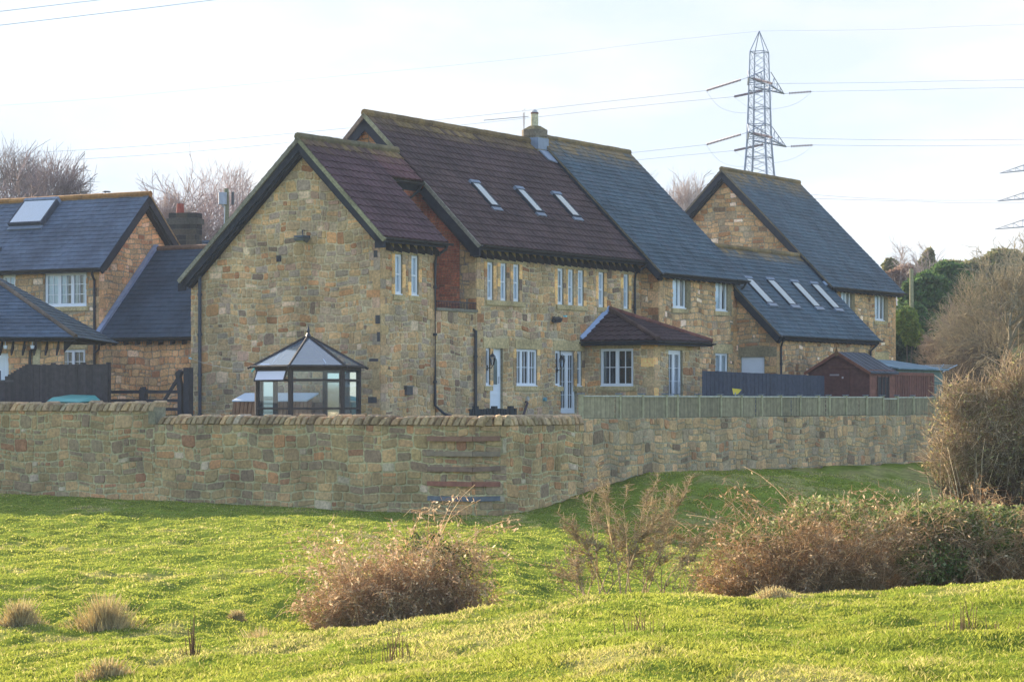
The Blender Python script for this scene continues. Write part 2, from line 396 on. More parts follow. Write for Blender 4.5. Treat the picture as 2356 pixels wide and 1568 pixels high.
# ---------------------------------------------------------------- roofs
def mix(a, b, t): return tuple(x*(1-t)+y*t for x, y in zip(a, b))
MOSS = (.25, .16, .06)
def roof_slope(mb, pl, outline, kind, seed, moss=None, base=None, cut=None):
    """outline convex CCW in (a, b); kind 'slate' or 'pan'"""
    rng = random.Random(seed)
    amin, amax = min(p[0] for p in outline), max(p[0] for p in outline)
    bmin, bmax = min(p[1] for p in outline), max(p[1] for p in outline)
    under = (.03, .03, .035) if kind == 'slate' else (.05, .03, .028)
    mb.face([pl.p(a, b, 0) for a, b in outline], under)
    cs = .215 if kind == 'slate' else .33; tw = .27 if kind == 'slate' else .30
    row = 0; b = bmin
    while b < bmax:
        a = amin-(tw/2 if (row % 2 and kind == 'slate') else 0)
        while a < amax:
            k = rng.uniform(.93, 1.07)
            if kind == 'slate':
                c = rng.choice([(.052, .088, .112), (.056, .090, .112), (.060, .092, .112), (.050, .086, .108), (.064, .090, .112), (.049, .082, .104)])
            else: c = rng.choice([(.100, .058, .052), (.096, .056, .051), (.104, .060, .052), (.094, .056, .052)])
            if base: c = mix(c, base, .6)
            c = tuple(x*k*(1.02 if kind == 'slate' else .88) for x in c)
            if moss:
                dist = (bmax-(b+cs/2)); m = max(0., 1-dist/moss)
                m2 = m*1.4*rng.uniform(.2, 1.1)*(vnoise(a*1.3, b*2+seed)*.9+.5)
                c = mix(c, MOSS, min(.9, max(0, m2)))
            if kind == 'slate':
                t = .016*rng.uniform(.7, 1.6)
                P = clip([(a+.004, b), (a+tw-.004, b), (a+tw-.004, b+cs*1.02), (a+.004, b+cs*1.02)], outline)
                if len(P) > 2:
                    top = [pl.p(x, y, .006+t*max(0, 1-(y-b)/(cs*1.02))) for x, y in P]
                    bot = [pl.p(x, y, 0) for x, y in P]; n = len(P)
                    mb.idx(bot+top, [tuple(range(n, 2*n))]+[(i, (i+1) % n, n+(i+1) % n, n+i) for i in range(n)], c)
            else:
                sub = 5
                wv = [0, .75, 1., .55, .12, 0]
                for j in range(sub):
                    x0, x1 = a+tw*j/sub, a+tw*(j+1)/sub
                    P = clip([(x0, b), (x1, b), (x1, b+cs*1.01), (x0, b+cs*1.01)], outline)
                    if len(P) > 2:
                        def hh(x, y):
                            f = (x-x0)/(x1-x0); wvv = wv[j]*(1-f)+wv[j+1]*f
                            return .008+.034*wvv+.030*max(0, 1-(y-b)/cs)
                        top = [pl.p(x, y, hh(x, y)) for x, y in P]; n = len(P)
                        mb.idx(top, [tuple(range(n))], c)
                        P0 = [p for p in P if abs(p[1]-b) < 1e-4]
                        if len(P0) >= 2:
                            P0.sort(); u, v = P0[0], P0[-1]
                            mb.face([pl.p(u[0], u[1], -.004), pl.p(v[0], v[1], -.004), pl.p(*v, hh(*v)), pl.p(*u, hh(*u))], tuple(x*.9 for x in c))
            a += tw
        b += cs; row += 1
def slopeR(q0, z0, s0=0., ang=45.):            # faces the photographer's right; a=s, b along the slope from (q0,z0)
    c, n = math.cos(R(ang)), math.sin(R(ang)); return Pl((0, q0, z0), (1, 0, 0), (0, c, n))
def slopeL(q0, z0, ang=45.):
    c, n = math.cos(R(ang)), math.sin(R(ang)); return Pl((0, q0, z0), (-1, 0, 0), (0, -c, n))
def slopeF(s0, z0, ang=45.):                   # faces -s ; a=p
    c, n = math.cos(R(ang)), math.sin(R(ang)); return Pl((s0, 0, z0), (0, -1, 0), (c, 0, n))
def slopeB(s0, z0, ang=45.):
    c, n = math.cos(R(ang)), math.sin(R(ang)); return Pl((s0, 0, z0), (0, 1, 0), (-c, 0, n))
def ridge(T, p0, p1, parent, rng, col=(.13, .09, .055), r=.13, moss=.6, name='ridge_tiles'):
    mb = MB(); p0, p1 = Vector(p0), Vector(p1); n = max(1, int((p1-p0).length/.42)); d = (p1-p0)/n
    for i in range(n):
        c = mix(col, MOSS, moss*rng.uniform(.4, 1.2)); a = p0+d*i; mb.tube([a, a+d*.985], r*rng.uniform(.95, 1.05), jit(rng, .85, 1.15, c), 8)
    return T.part(name, mb, M_tile, parent)
def verge(mb, pl, a0, b0, a1, b1, width, d0, d1, col):
    """a board in the gable plane from (a0,b0) to (a1,b1), hanging width below the line"""
    if a1 < a0: a0, b0, a1, b1 = a1, b1, a0, b0
    dx, dy = a1-a0, b1-b0; ln = math.hypot(dx, dy); nx, ny = dy/ln*width, -dx/ln*width
    mb.prism(pl, [(a0+nx, b0+ny), (a1+nx, b1+ny), (a1, b1), (a0, b0)], d0, d1, col)
def skylight(T, pl, a0, a1, b0, b1, up=.05, dark=(.03, .035, .045)):
    mb = MB(); f = .045
    mb.box(pl, a0-f, a1+f, b0-f, b0+.02, 0, up, dark); mb.box(pl, a0-f, a1+f, b1-.02, b1+f+.06, 0, up+.02, (.2, .23, .28))
    mb.box(pl, a0-f, a0+.02, b0+.02, b1-.02, 0, up, dark); mb.box(pl, a1-.02, a1+f, b0+.02, b1-.02, 0, up, dark)
    o = T.part('skylight', mb, M_wood)
    g = MB(); g.face([pl.p(a, b, up-.006) for a, b in ((a0+.02, b0+.02), (a1-.02, b0+.02), (a1-.02, b1-.02), (a0+.02, b1-.02))], (.5,)*3)
    T.part('pane', g, M_roofglass, o)
    g = MB(); g.face([pl.p(a, b, up-.03) for a, b in ((a0+.02, b0+.02), (a1-.02, b0+.02), (a1-.02, b1-.02), (a0+.02, b1-.02))], (.62, .74, .90))  # pale blue sheet under the glass, sky reflection put into its colour
    T.part('sky_sheen_sheet', g, M_cloth, o)
    g = MB(); g.box(pl, a0-.05, a1+.05, b0-.2, b0-.046, .002, .08, (.20, .23, .28)); T.part('flashing', g, M_metal, o)
    return o
BLK = (.030, .032, .040)
exec_parts = []

# ================================================================= GROUND
def GQ(X, Y):
    s = (X-OX)*Ux+(Y-OY)*Uy; q = -(X-OX)*Uy+(Y-OY)*Ux
    return s, q
def field_z(X, Y):
    X = np.asarray(X, float); Y = np.asarray(Y, float)
    t = X/np.maximum(Y, 6.)                                     # screen column, -0.2 .. 0.2
    # near ridge of turf (crest about 22 m away, higher on the right)
    zc = np.interp(t, [-.30, -.20, -.10, -.04, .004, .05, .09, .14, .20, .30], [-2.26, -2.22, -2.13, -1.96, -1.80, -1.69, -1.69, -1.69, -1.60, -1.5])
    zn = np.interp(Y, [-30, 0, 14, 18], [-1.5, -1.5, -1.50, -1.62])+(zc+1.72)*np.clip((Y-9)/9., 0, 1)
    z22 = zc
    k1 = np.clip((Y-17)/5., 0, 1); k1 = k1*k1*(3-2*k1)
    z = zn*(1-k1)+z22*k1
    k2 = np.clip((Y-22)/8., 0, 1); k2 = k2*k2*(3-2*k2)
    zd = np.interp(t, [-.2, -.05, .05, .2], [-2.98, -3.02, -2.62, -2.40])
    z = z*(1-k2)+zd*k2
    s, q = GQ(X, Y); p = -q
    # along the two walls
    zl = np.interp(p, [-30, -8, -2.6, 2.4, 8.4], [-2.45, -2.61, -2.68, -2.79, -2.87])
    zr = np.interp(s, [-12.5, -10.2, -8.1, -4.7, 0, 16, 40], [-2.87, -2.72, -2.38, -1.95, -2.0, -2.05, -1.9])
    dl = np.maximum(-12.5-s, 0); dr = np.maximum(p-8.4, 0)
    zw = np.where(dr > 0, np.where(dl > 0, -2.87, zr), zl)
    dist = np.where((dr > 0) & (dl > 0), np.hypot(dl, dr), np.maximum(dl, dr))
    mid = -2.90-.62*np.clip((t+.03)/.08, 0, 1)+.1*np.clip(-t*4, 0, 1)
    k3 = np.clip((Y-30)/16., 0, 1); k3 = k3*k3*(3-2*k3)
    z = z*(1-k3)+mid*k3
    k4 = np.clip(1-dist/np.where(dr > 0, 13., 8.), 0, 1); k4 = k4*k4*(3-2*k4)
    z = z*(1-k4)+zw*k4
    # turf relief
    a = vnoise(X*.35+9, Y*.2+3)-.5
    b = vnoise(X*1.1+31, Y*.55+17)-.5
    c = vnoise(X*2.9+5, Y*1.5+77)-.5
    e = vnoise(X*7.5+15, Y*4.4+7)-.5
    near = np.clip(1-dist/2.0, 0, 1)
    amp = 1-.75*near
    tus = np.clip((Y-24)/4., 0, 1)*np.clip((37-Y)/5., 0, 1)*np.clip((.0-t)/.08+.35, 0, 1)
    z = z+amp*(a*.16+b*.07+c*.11*(.2+1.5*vnoise(X*.3, Y*.16+60))+e*.035+tus*np.maximum(vnoise(X*.9+50, Y*.55+21)-.5, 0)*.62)
    return z
def build_field():
    tv = np.concatenate([-np.geomspace(5, .245, 22), np.linspace(-.24, .24, 360), np.geomspace(.245, 5, 22)])
    ys = [-24.]
    while ys[-1] < 120:
        Y = ys[-1]; ys.append(Y+(.07 if 12 < Y < 26 else max(.07, .0042*Y) if Y < 75 else 2.) if Y > 9 else Y+1.)
    for Y in (150, 200, 300, 500, 900, 1800, 3000): ys.append(Y)
    ys = np.array(ys); T, Yg = np.meshgrid(tv, ys); A = Yg+26.
    X = T*A
    Z = field_z(X, Yg)
    s, q = GQ(X, Yg); inside = (s > -12.3) & (-q < 8.2)
    Z = np.where(inside, -3.0, Z)
    Z = np.where((Yg > 115), -3.0, Z)
    n, m = T.shape
    V = np.stack([X, Yg, Z], -1).reshape(-1, 3)
    i = np.arange((n-1)*m).reshape(n-1, m)[:, :-1].ravel()
    F = np.stack([i, i+1, i+m+1, i+m], -1)
    me = bpy.data.meshes.new('field'); me.from_pydata(V.tolist(), [], F.tolist())
    # turf colour: green with straw-coloured patches
    x, y = V[:, 0], V[:, 1]
    st = straw(x, y)
    g = np.array([.15, .19, .026]); w = np.array([.28, .25, .09])
    c = g*(1-st[:, None])+w*st[:, None]
    c *= (.85+.3*vnoise(x*3, y*2))[:, None]
    col = np.ones((len(V), 4), np.float32); col[:, :3] = c
    at = me.color_attributes.new(name='col', type='FLOAT_COLOR', domain='POINT'); at.data.foreach_set('color', col.ravel())
    me.polygons.foreach_set('use_smooth', [True]*len(me.polygons)); me.materials.append(M_earth)
    o = bpy.data.objects.new('field', me); COL.objects.link(o); tag(o, kind='structure')
def straw(x, y):
    x = np.asarray(x, float); y = np.asarray(y, float)
    t = x/np.maximum(y, 6)
    v = vnoise(x*.55+3, y*.3+8)*.45+vnoise(x*1.9+40, y*.9+2)*.35+vnoise(x*5+4, y*2.6+11)*.2
    base = .64+0*x
    base = base-.10*np.clip((40-y)/14., 0, 1)                 # near turf has more dry grass
    base = base-.07*np.clip((24-y)/2., 0, 1)*np.clip((y-19)/2., 0, 1)
    s, q = GQ(x, y)
    dark = ((-q) > 10.5) & (s > -10) & (y > 44)
    base = np.where(dark, .50, base)
    k = np.clip((v-base)/.12, 0, 1)
    return k*.85
build_field()

def garden_z(s, q):
    p = -q
    k = np.clip((s+4.5)/4., 0, 1)
    k = np.maximum(k, 0)
    z = -1.0+.57*k
    z = np.where((p > -1) & (s < -3), z, z)
    z = np.where(s > 45, z+np.minimum((s-45)*.045, 14), z)
    return z
def build_garden():
    sv = np.concatenate([np.linspace(-12.3, 45, 60), np.geomspace(47, 2500, 30)])
    qv = np.concatenate([np.linspace(-8.2, 30, 40), np.geomspace(32, 3000, 24)])
    S, Q = np.meshgrid(sv, qv); Z = garden_z(S, Q)+(vnoise(S*.8, Q*.8)-.5)*.05
    n, m = S.shape; V = np.stack([S, Q, Z], -1).reshape(-1, 3)
    i = np.arange((n-1)*m).reshape(n-1, m)[:, :-1].ravel()
    F = np.stack([i, i+1, i+m+1, i+m], -1)
    mb = MB(); mb.v = V.tolist(); mb.f = [tuple(f) for f in F.tolist()]; mb.c = [(.10, .12, .04)]*len(mb.f)
    o = mb.build('garden_ground', M_earth); o.location = H2W(0, 0, 0); o.rotation_euler = (0, 0, HROT); tag(o, kind='structure')
build_garden()

# ================================================================= BOUNDARY WALL
def boundary_wall():
    T = Thing('boundary_wall', 'long lichened rubble boundary wall with leaning coping stones at the edge of the field', 'wall', (-12.5, -8.4, -3.0))
    rng = random.Random(5)
    C1 = Vector((-12.5, -7.75, 0)); C2 = Vector((-12.05, -8.4, 0))
    mb = MB(); mort = (.48, .41, .22)
    # left face (a = p)
    pl = gable(-12.5)
    stones(mb, pl, [(-2.6, -3.3), (7.75, -3.3), (7.75, -.60), (-2.6, -.60)], [], ST_YARD, 1, hr=(.2, .42), wr=(.2, .55), mortar=.016, dep=(.01, .032))
    stones(mb, pl, [(-30, -3.3), (-2.6, -3.3), (-2.6, -.26), (-30, -.26)], [], ST_YARD, 2, hr=(.2, .42), wr=(.2, .55), mortar=.016, dep=(.01, .032))
    mb.box(pl, -30, -2.6, -3.3, -.26, -.42, 0, mort); mb.box(pl, -2.6, 7.75, -3.3, -.60, -.42, .0, mort)
    # chamfered corner
    A = (C2-C1).normalized(); ln = (C2-C1).length; pc = Pl(C1, A, (0, 0, 1))
    stones(mb, pc, [(0, -3.3), (ln, -3.3), (ln, -.60), (0, -.60)], [], ST_YARD, 3, hr=(.24, .4), wr=(.25, .5), dep=(.015, .04))
    mb.box(pc, 0, ln, -3.3, -.6, -.42, 0, mort)
    # right face (a = s)
    pr = facade(-8.4)
    stones(mb, pr, [(-12.05, -3.3), (-8.1, -3.3), (-8.1, -.60), (-12.05, -.60)], [], ST_YARD, 4, hr=(.22, .42), wr=(.2, .5), dep=(.01, .032))
    stones(mb, pr, [(-8.1, -3.3), (34, -3.3), (34, -.44), (-8.1, -.44)], [], [((.28, .235, .15), 6), ((.24, .22, .15), 5), ((.21, .21, .17), 4), ((.32, .26, .165), 3), ((.24, .16, .1), 1.2), ((.11, .10, .08), .9)], 5,
           hr=(.22, .42), wr=(.2, .5), dep=(.008, .028), mortar=.016)
    mb.box(pr, -12.05, -8.1, -3.3, -.60, -.42, 0, mort); mb.box(pr, -8.1, 34, -3.3, -.44, -.42, 0, (.36, .31, .19))
    T.part('wall', mb, M_stone)
    # leaning coping stones
    cp = MB()
    CP = [((.26, .24, .18), 5), ((.20, .19, .15), 4), ((.31, .26, .18), 3), ((.16, .145, .11), 3), ((.28, .29, .26), 1)]
    def cope(pl, a0, a1, z, lean, h=.27, dirn=1):
        a = a0
        while a < a1:
            w = rng.uniform(.15, .28); hh = h*rng.uniform(.8, 1.15); l = lean*rng.uniform(.7, 1.3); c = pick(rng, CP); e = rng.uniform(.01, .05)
            b0 = z+rng.uniform(-.01, .01)
            sh = .03
            prof = [(a+.015, b0), (a+w*.92, b0), (a+w*.93+l*.5, b0+hh*.5), (a+w*.84+l, b0+hh*.85), (a+w*.6+l, b0+hh), (a+w*.28+l, b0+hh*.94), (a+l*.8+w*.05, b0+hh*.7), (a+l*.35+w*.03, b0+hh*.3)]
            n = len(prof); d0, d1 = -.42, .04+e
            V = [pl.p(x, y, d0) for x, y in prof]
            cx = a+w/2+l/2; cy = b0+hh/2
            V += [pl.p(x, y, d1-.05) for x, y in prof]+[pl.p(cx+(x-cx)*.78, cy+(y-cy)*.82, d1+rng.uniform(-.01, .01)) for x, y in prof]
            cp.idx(V, [tuple(reversed(range(n))), tuple(range(2*n, 3*n))]+[(i, (i+1) % n, n+(i+1) % n, n+i) for i in range(n)]+[(n+i, n+(i+1) % n, 2*n+(i+1) % n, 2*n+i) for i in range(n)], c)
            a += w
    cope(pl, -30, -2.75, -.26, .14); cope(pl, -2.5, 7.8, -.60, .13, .26)
    cope(pc, .02, ln-.02, -.60, .03, .26)
    cope(pr, -12.0, -8.15, -.60, -.14, .25)
    cp.box(pl, -2.78, -2.55, -.6, -.02, -.42, .05, (.27, .24, .15))
    T.part('coping', cp, M_stone)
    # five timber rub rails bolted round the corner
    rc = [(.27, .14, .085), (.27, .20, .13), (.24, .15, .10), (.30, .12, .075), (.15, .16, .17)]
    for z, c in zip((-.93, -1.31, -1.70, -2.07, -2.45), rc):
        m = MB(); j = rng.uniform(-.02, .02)
        m.box(pl, 6.36+j, 7.72, z-.06, z+.06, .045, .115, c)
        P1 = pl.p(7.72, z, .08); 
        A2 = (C2-C1).normalized(); pq = Pl((P1.x, P1.y, 0), A2, (0, 0, 1))
        zz = [0, -.03, .03, 0, .02][int(abs(z)*10) % 5]
        m.prism(pq, [(-.0, z-.06), (.70, z-.06+zz), (.70, z+.06+zz), (0, z+.06)], -.035, .035, tuple(x*.85 for x in c))
        m.box(pl, 6.9, 6.98, z-.05, z+.05, 0, .045, (.06, .05, .05)); m.box(pl, 7.6, 7.68, z-.05, z+.05, 0, .045, (.06, .05, .05))
        T.part('rail', m, M_wood)
boundary_wall()

# ================================================================= HOUSE B1 (tall gable towards the camera)
def wall_mesh(T, specs, name='wall', label=None):
    pass
CAPC = (.34, .31, .19)
def house_near():
    T = Thing('stone_house', 'stone house with its broad plain gable and floodlight facing the field behind the glass summerhouse', 'house', (-5.31, 0, -1.0))
    rng = random.Random(11); mb = MB()
    MT = (.60, .47, .27)
    pg = gable(-5.31)
    out = [(-7.0, -1.1), (0, -1.1), (0, 4.78), (-2.72, 7.55), (-7.0, 3.55)]
    fl = out
    darks = [(-.16, .06, 2.3, 2.55), (-.10, .0, 1.78, 2.06), (-.38, -.05, 1.12, 1.28), (-.42, -.1, -.02, .16), (-.22, -.08, 4.25, 4.45), (-3.75, -3.58, 4.22, 4.4)]
    bl = []
    for (a0, a1, b0, b1) in darks:
        a1 = min(a1, 0); mb.box(pg, a0+.006, a1-.006, b0, b1, -.02, .03, (.085, .08, .08)); bl.append((a0, a1, b0, b1))
    q = quoins(mb, pg, -.002, -1, -1.05, 4.7, rng, ST_MAIN); q = [r for r in q]
    wall_base(mb, pg, out, [], MT)
    stones(mb, pg, out, bl+q, ST_MAIN, 21)
    pf = facade(0)
    wins = [(-4.55, -4.15, 3.19, 4.39), (-3.68, -3.27, 3.19, 4.39)]
    of = [(-5.31, -1.1), (-2.37, -1.1), (-2.37, 4.95), (-5.31, 4.95)]
    wall_base(mb, pf, of, wins, MT)
    bl = [w for w in wins]
    for w in wins: bl += [(w[0]-.1, w[1]+.1, w[2]-.17, w[2]), (w[0]-.16, w[0], w[2], w[3]), (w[1], w[1]+.16, w[2], w[3])]
    dressed(mb, pf, -4.75, -3.07, 4.39, 4.78, rng, joints=[-3.92]); bl.append((-4.75, -3.07, 4.39, 4.78))
    for x in (-4.71, -4.15, -3.84, -3.27):
        b = 3.19
        while b < 4.38:
            h = min(rng.choice([.2, .3, .4]), 4.39-b); mb.box(pf, x+.004, x+.156, b+.004, b+h-.004, -.02, .024, pick(rng, [(DRESSED, 3), ((.33, .28, .18), 2), ((.27, .25, .2), 1)])); b += h
    bl += quoins(mb, pf, -5.31, 1, -1.05, 4.8, rng, ST_MAIN); bl += quoins(mb, pf, -2.37, -1, -1.05, 4.8, rng, ST_MAIN)
    stones(mb, pf, of, bl, ST_MAIN, 22)
    # side wall of recess, back wall, left wall
    mb.face([(-2.37, 0, -1.1), (-2.37, 7, -1.1), (-2.37, 7, 3.5), (-2.37, 2.4, 7.3), (-2.37, 0, 4.9)], (.3, .16, .11))
    mb.face([(-5.31, 7, -1.1), (0, 7, -1.1), (0, 7, 3.6), (-5.31, 7, 3.6)], MT)
    T.part('wall', mb, M_stone)
    # brick recess wall belongs to this house's rear part
    for w in wins: window(T, pf, *w, rows=2, curtain=[(0, 1, NET)])
    # roof : right slope lower strip and upper strip
    c = 5.17; r2 = math.sqrt(2)
    rm = MB(); pr = slopeR(-.35, c-.35)      # b=0 at the eave
    Ls = (2.70+.35)*r2; Lg = (1.75+.35)*r2
    roof_slope(rm, pr, [(-5.68, 0), (-2.16, 0), (-2.16, Ls), (-5.68, Ls)], 'pan', 31, moss=.6, base=(.120, .058, .066))
    roof_slope(rm, pr, [(-2.16, Lg), (-.36, Lg), (-.36, Ls), (-2.16, Ls)], 'pan', 32, moss=.6, base=(.17, .068, .068))
    pl_ = slopeL(2.70, 7.87-.0, 42.5)
    Lb = 4.5/math.cos(R(42.5))
    pb = Pl((0, 7.2, 7.87-4.5*math.tan(R(42.5))), (-1, 0, 0), (0, -math.cos(R(42.5)), math.sin(R(42.5))))
    roof_slope(rm, pb, [(.36, 0), (5.68, 0), (5.68, Lb), (.36, Lb)], 'pan', 33, moss=.8)
    ro = T.part('roof', rm, M_tile)
    ridge(T, (-5.7, 2.71, 7.90), (-.36, 2.71, 7.93), ro, rng, col=(.13, .12, .075), r=.12, moss=.45)
    v = MB(); pv = gable(-5.60)
    verge(v, pv, .42, 4.76, -2.71, 7.89, .12, 0, .10, (.30, .27, .15)); verge(v, pv, -2.71, 7.89, -7.25, 3.73, .12, 0, .10, (.26, .23, .16))
    T.part('verge', v, M_stone, ro)
    v = MB()
    verge(v, pv, .36, 4.68, -2.71, 7.75, .20, -.04, .03, BLK); verge(v, pv, -2.71, 7.75, -7.2, 3.63, .20, -.04, .03, BLK)
    verge(v, pv, .15, 4.70, -2.71, 7.52, .12, -.26, -.04, (.022, .024, .03)); verge(v, pv, -2.71, 7.52, -7.0, 3.58, .12, -.26, -.04, (.022, .024, .03))
    v.prism(pv, [(.02, 4.50), (.36, 4.50), (.36, 4.72), (.02, 4.98)], -.04, .03, BLK); v.prism(pv, [(-7.26, 3.40), (-7.0, 3.42), (-6.9, 3.85), (-7.26, 3.62)], -.04, .03, BLK)
    T.part('bargeboard', v, M_wood)
    f = MB(); f.box(facade(-.31), -5.55, -2.18, 4.66, 4.82, -.03, 0, BLK); f.face([(-5.55, -.3, 4.66), (-2.18, -.3, 4.66), (-2.18, 0, 4.70), (-5.55, 0, 4.70)], BLK)
    rafters(f, -5.2, -2.2, -.01, 4.80, .30); T.part('fascia', f, M_wood)
    gutter(T, -5.62, -2.02, -.42, 4.80)
    downpipe(T, [(-2.30, -.42, 4.75), (-2.30, -.36, 4.62), (-2.46, -.12, 4.42), (-2.46, -.08, 4.2), (-2.46, -.08, -.10), (-2.30, -.30, -.35), (-1.75, -1.0, -.75)], .045)
    # left downpipe on gable
    downpipe(T, [(-5.36, 6.58, 4.02), (-5.42, 6.58, 3.9), (-5.42, 6.58, -1.0)], .055, (.045, .052, .068))
    # floodlight
    m = MB(); m.tube([pg.p(-2.70, 5.12, 0), pg.p(-2.70, 5.12, .14), pg.p(-2.64, 4.92, .2)], .018, (.05, .05, .055), 6)
    m.prism(Pl(pg.p(-2.85, 4.92, .12), (0, -1, 0), (-1, 0, -.0)), [(0, 0), (.42, 0), (.38, .30), (.04, .30)], -.03, .02, (.09, .11, .13))
    V = [pg.p(a, b, d) for a, b, d in ((-2.85, 4.90, .1), (-2.43, 4.90, .1), (-2.45, 4.88, .42), (-2.83, 4.88, .42), (-2.78, 4.74, .16), (-2.50, 4.74, .16), (-2.48, 4.80, .40), (-2.80, 4.80, .40))]
    m.idx(V, [(3, 2, 1, 0), (4, 5, 6, 7), (0, 1, 5, 4), (1, 2, 6, 5), (2, 3, 7, 6), (3, 0, 4, 7)], (.12, .13, .13))
    fl = T.part('floodlight', m, M_metal)
    m = MB(); m.face([pg.p(-2.76, 4.735, .18), pg.p(-2.52, 4.735, .18), pg.p(-2.50, 4.79, .41), pg.p(-2.78, 4.79, .41)], (.62, .62, .45)); T.part('lens', m, M_paint, fl)
    m = MB(); m.box(pg, 1.0, 1.0, 0, 0, 0, 0); 
    # meter box and pipe on facade
    m = MB(); m.box(pf, -4.05, -3.72, .22, .46, 0, .10, (.09, .085, .08)); m.box(pf, -4.07, -3.70, .46, .50, 0, .13, (.2, .19, .16)); T.part('wall_box', m, M_wood)
house_near()

# ================================================================= HOUSE M (brown tiled, with recess, porch extension)
def bricks(mb, pl, outline, seed):
    rng = random.Random(seed)
    amin, amax = min(p[0] for p in outline), max(p[0] for p in outline); bmin, bmax = min(p[1] for p in outline), max(p[1] for p in outline)
    b = bmin; k = 0
    while b < bmax:
        a = amin-(.1125 if k % 2 else 0)
        while a < amax:
            w = .215 if rng.random() < .8 else .1025
            P = clip([(a+.004, b+.004), (a+w, b+.004), (a+w, b+.068), (a+.004, b+.068)], outline)
            if len(P) > 2:
                c = pick(rng, [((.29, .11, .075), 6), ((.24, .095, .07), 4), ((.33, .15, .10), 2), ((.17, .09, .075), 1)]); n = len(P); dd = rng.uniform(.006, .014)
                mb.idx([pl.p(x, y, 0) for x, y in P]+[pl.p(x, y, dd) for x, y in P], [tuple(range(n, 2*n))]+[(i, (i+1) % n, n+(i+1) % n, n+i) for i in range(n)], c)
            a += w+.0105
        b += .075; k += 1
def lantern(T, s, q, z):
    m = MB(); m.tube([(s, q, z-.22), (s, q-.16, z-.24), (s, q-.2, z-.14)], .014, (.02, .02, .02), 6); m.box(facade(q), s-.03, s+.03, z-.30, z-.14, 0, .02, (.02, .02, .02))
    c = Vector((s, q-.2, 0))
    def ring(r, zz): return [(c.x+r*math.cos(k*math.pi/3), c.y+r*math.sin(k*math.pi/3), zz) for k in range(6)]
    A, B, C, D = ring(.045, z-.14), ring(.095, z+.10), ring(.115, z+.11), ring(.02, z+.23)
    m.idx(C+D, [(i, (i+1) % 6, 6+(i+1) % 6, 6+i) for i in range(6)]+[tuple(range(6, 12)), tuple(reversed(range(6)))], (.02, .02, .02))
    for i in range(6): m.tube([A[i], B[i]], .008, (.02, .02, .02), 4)
    m.tube([(c.x, c.y, z+.22), (c.x, c.y, z+.30)], .012, (.02, .02, .02), 5); m.idx(A, [tuple(reversed(range(6)))], (.02, .02, .02))
    o = T.part('wall_lantern', m, M_black)
    g = MB(); a, b = ring(.042, z-.135), ring(.088, z+.10); g.idx(a+b, [(i, (i+1) % 6, 6+(i+1) % 6, 6+i) for i in range(6)], (.5,)*3); T.part('glass', g, M_glass, o)

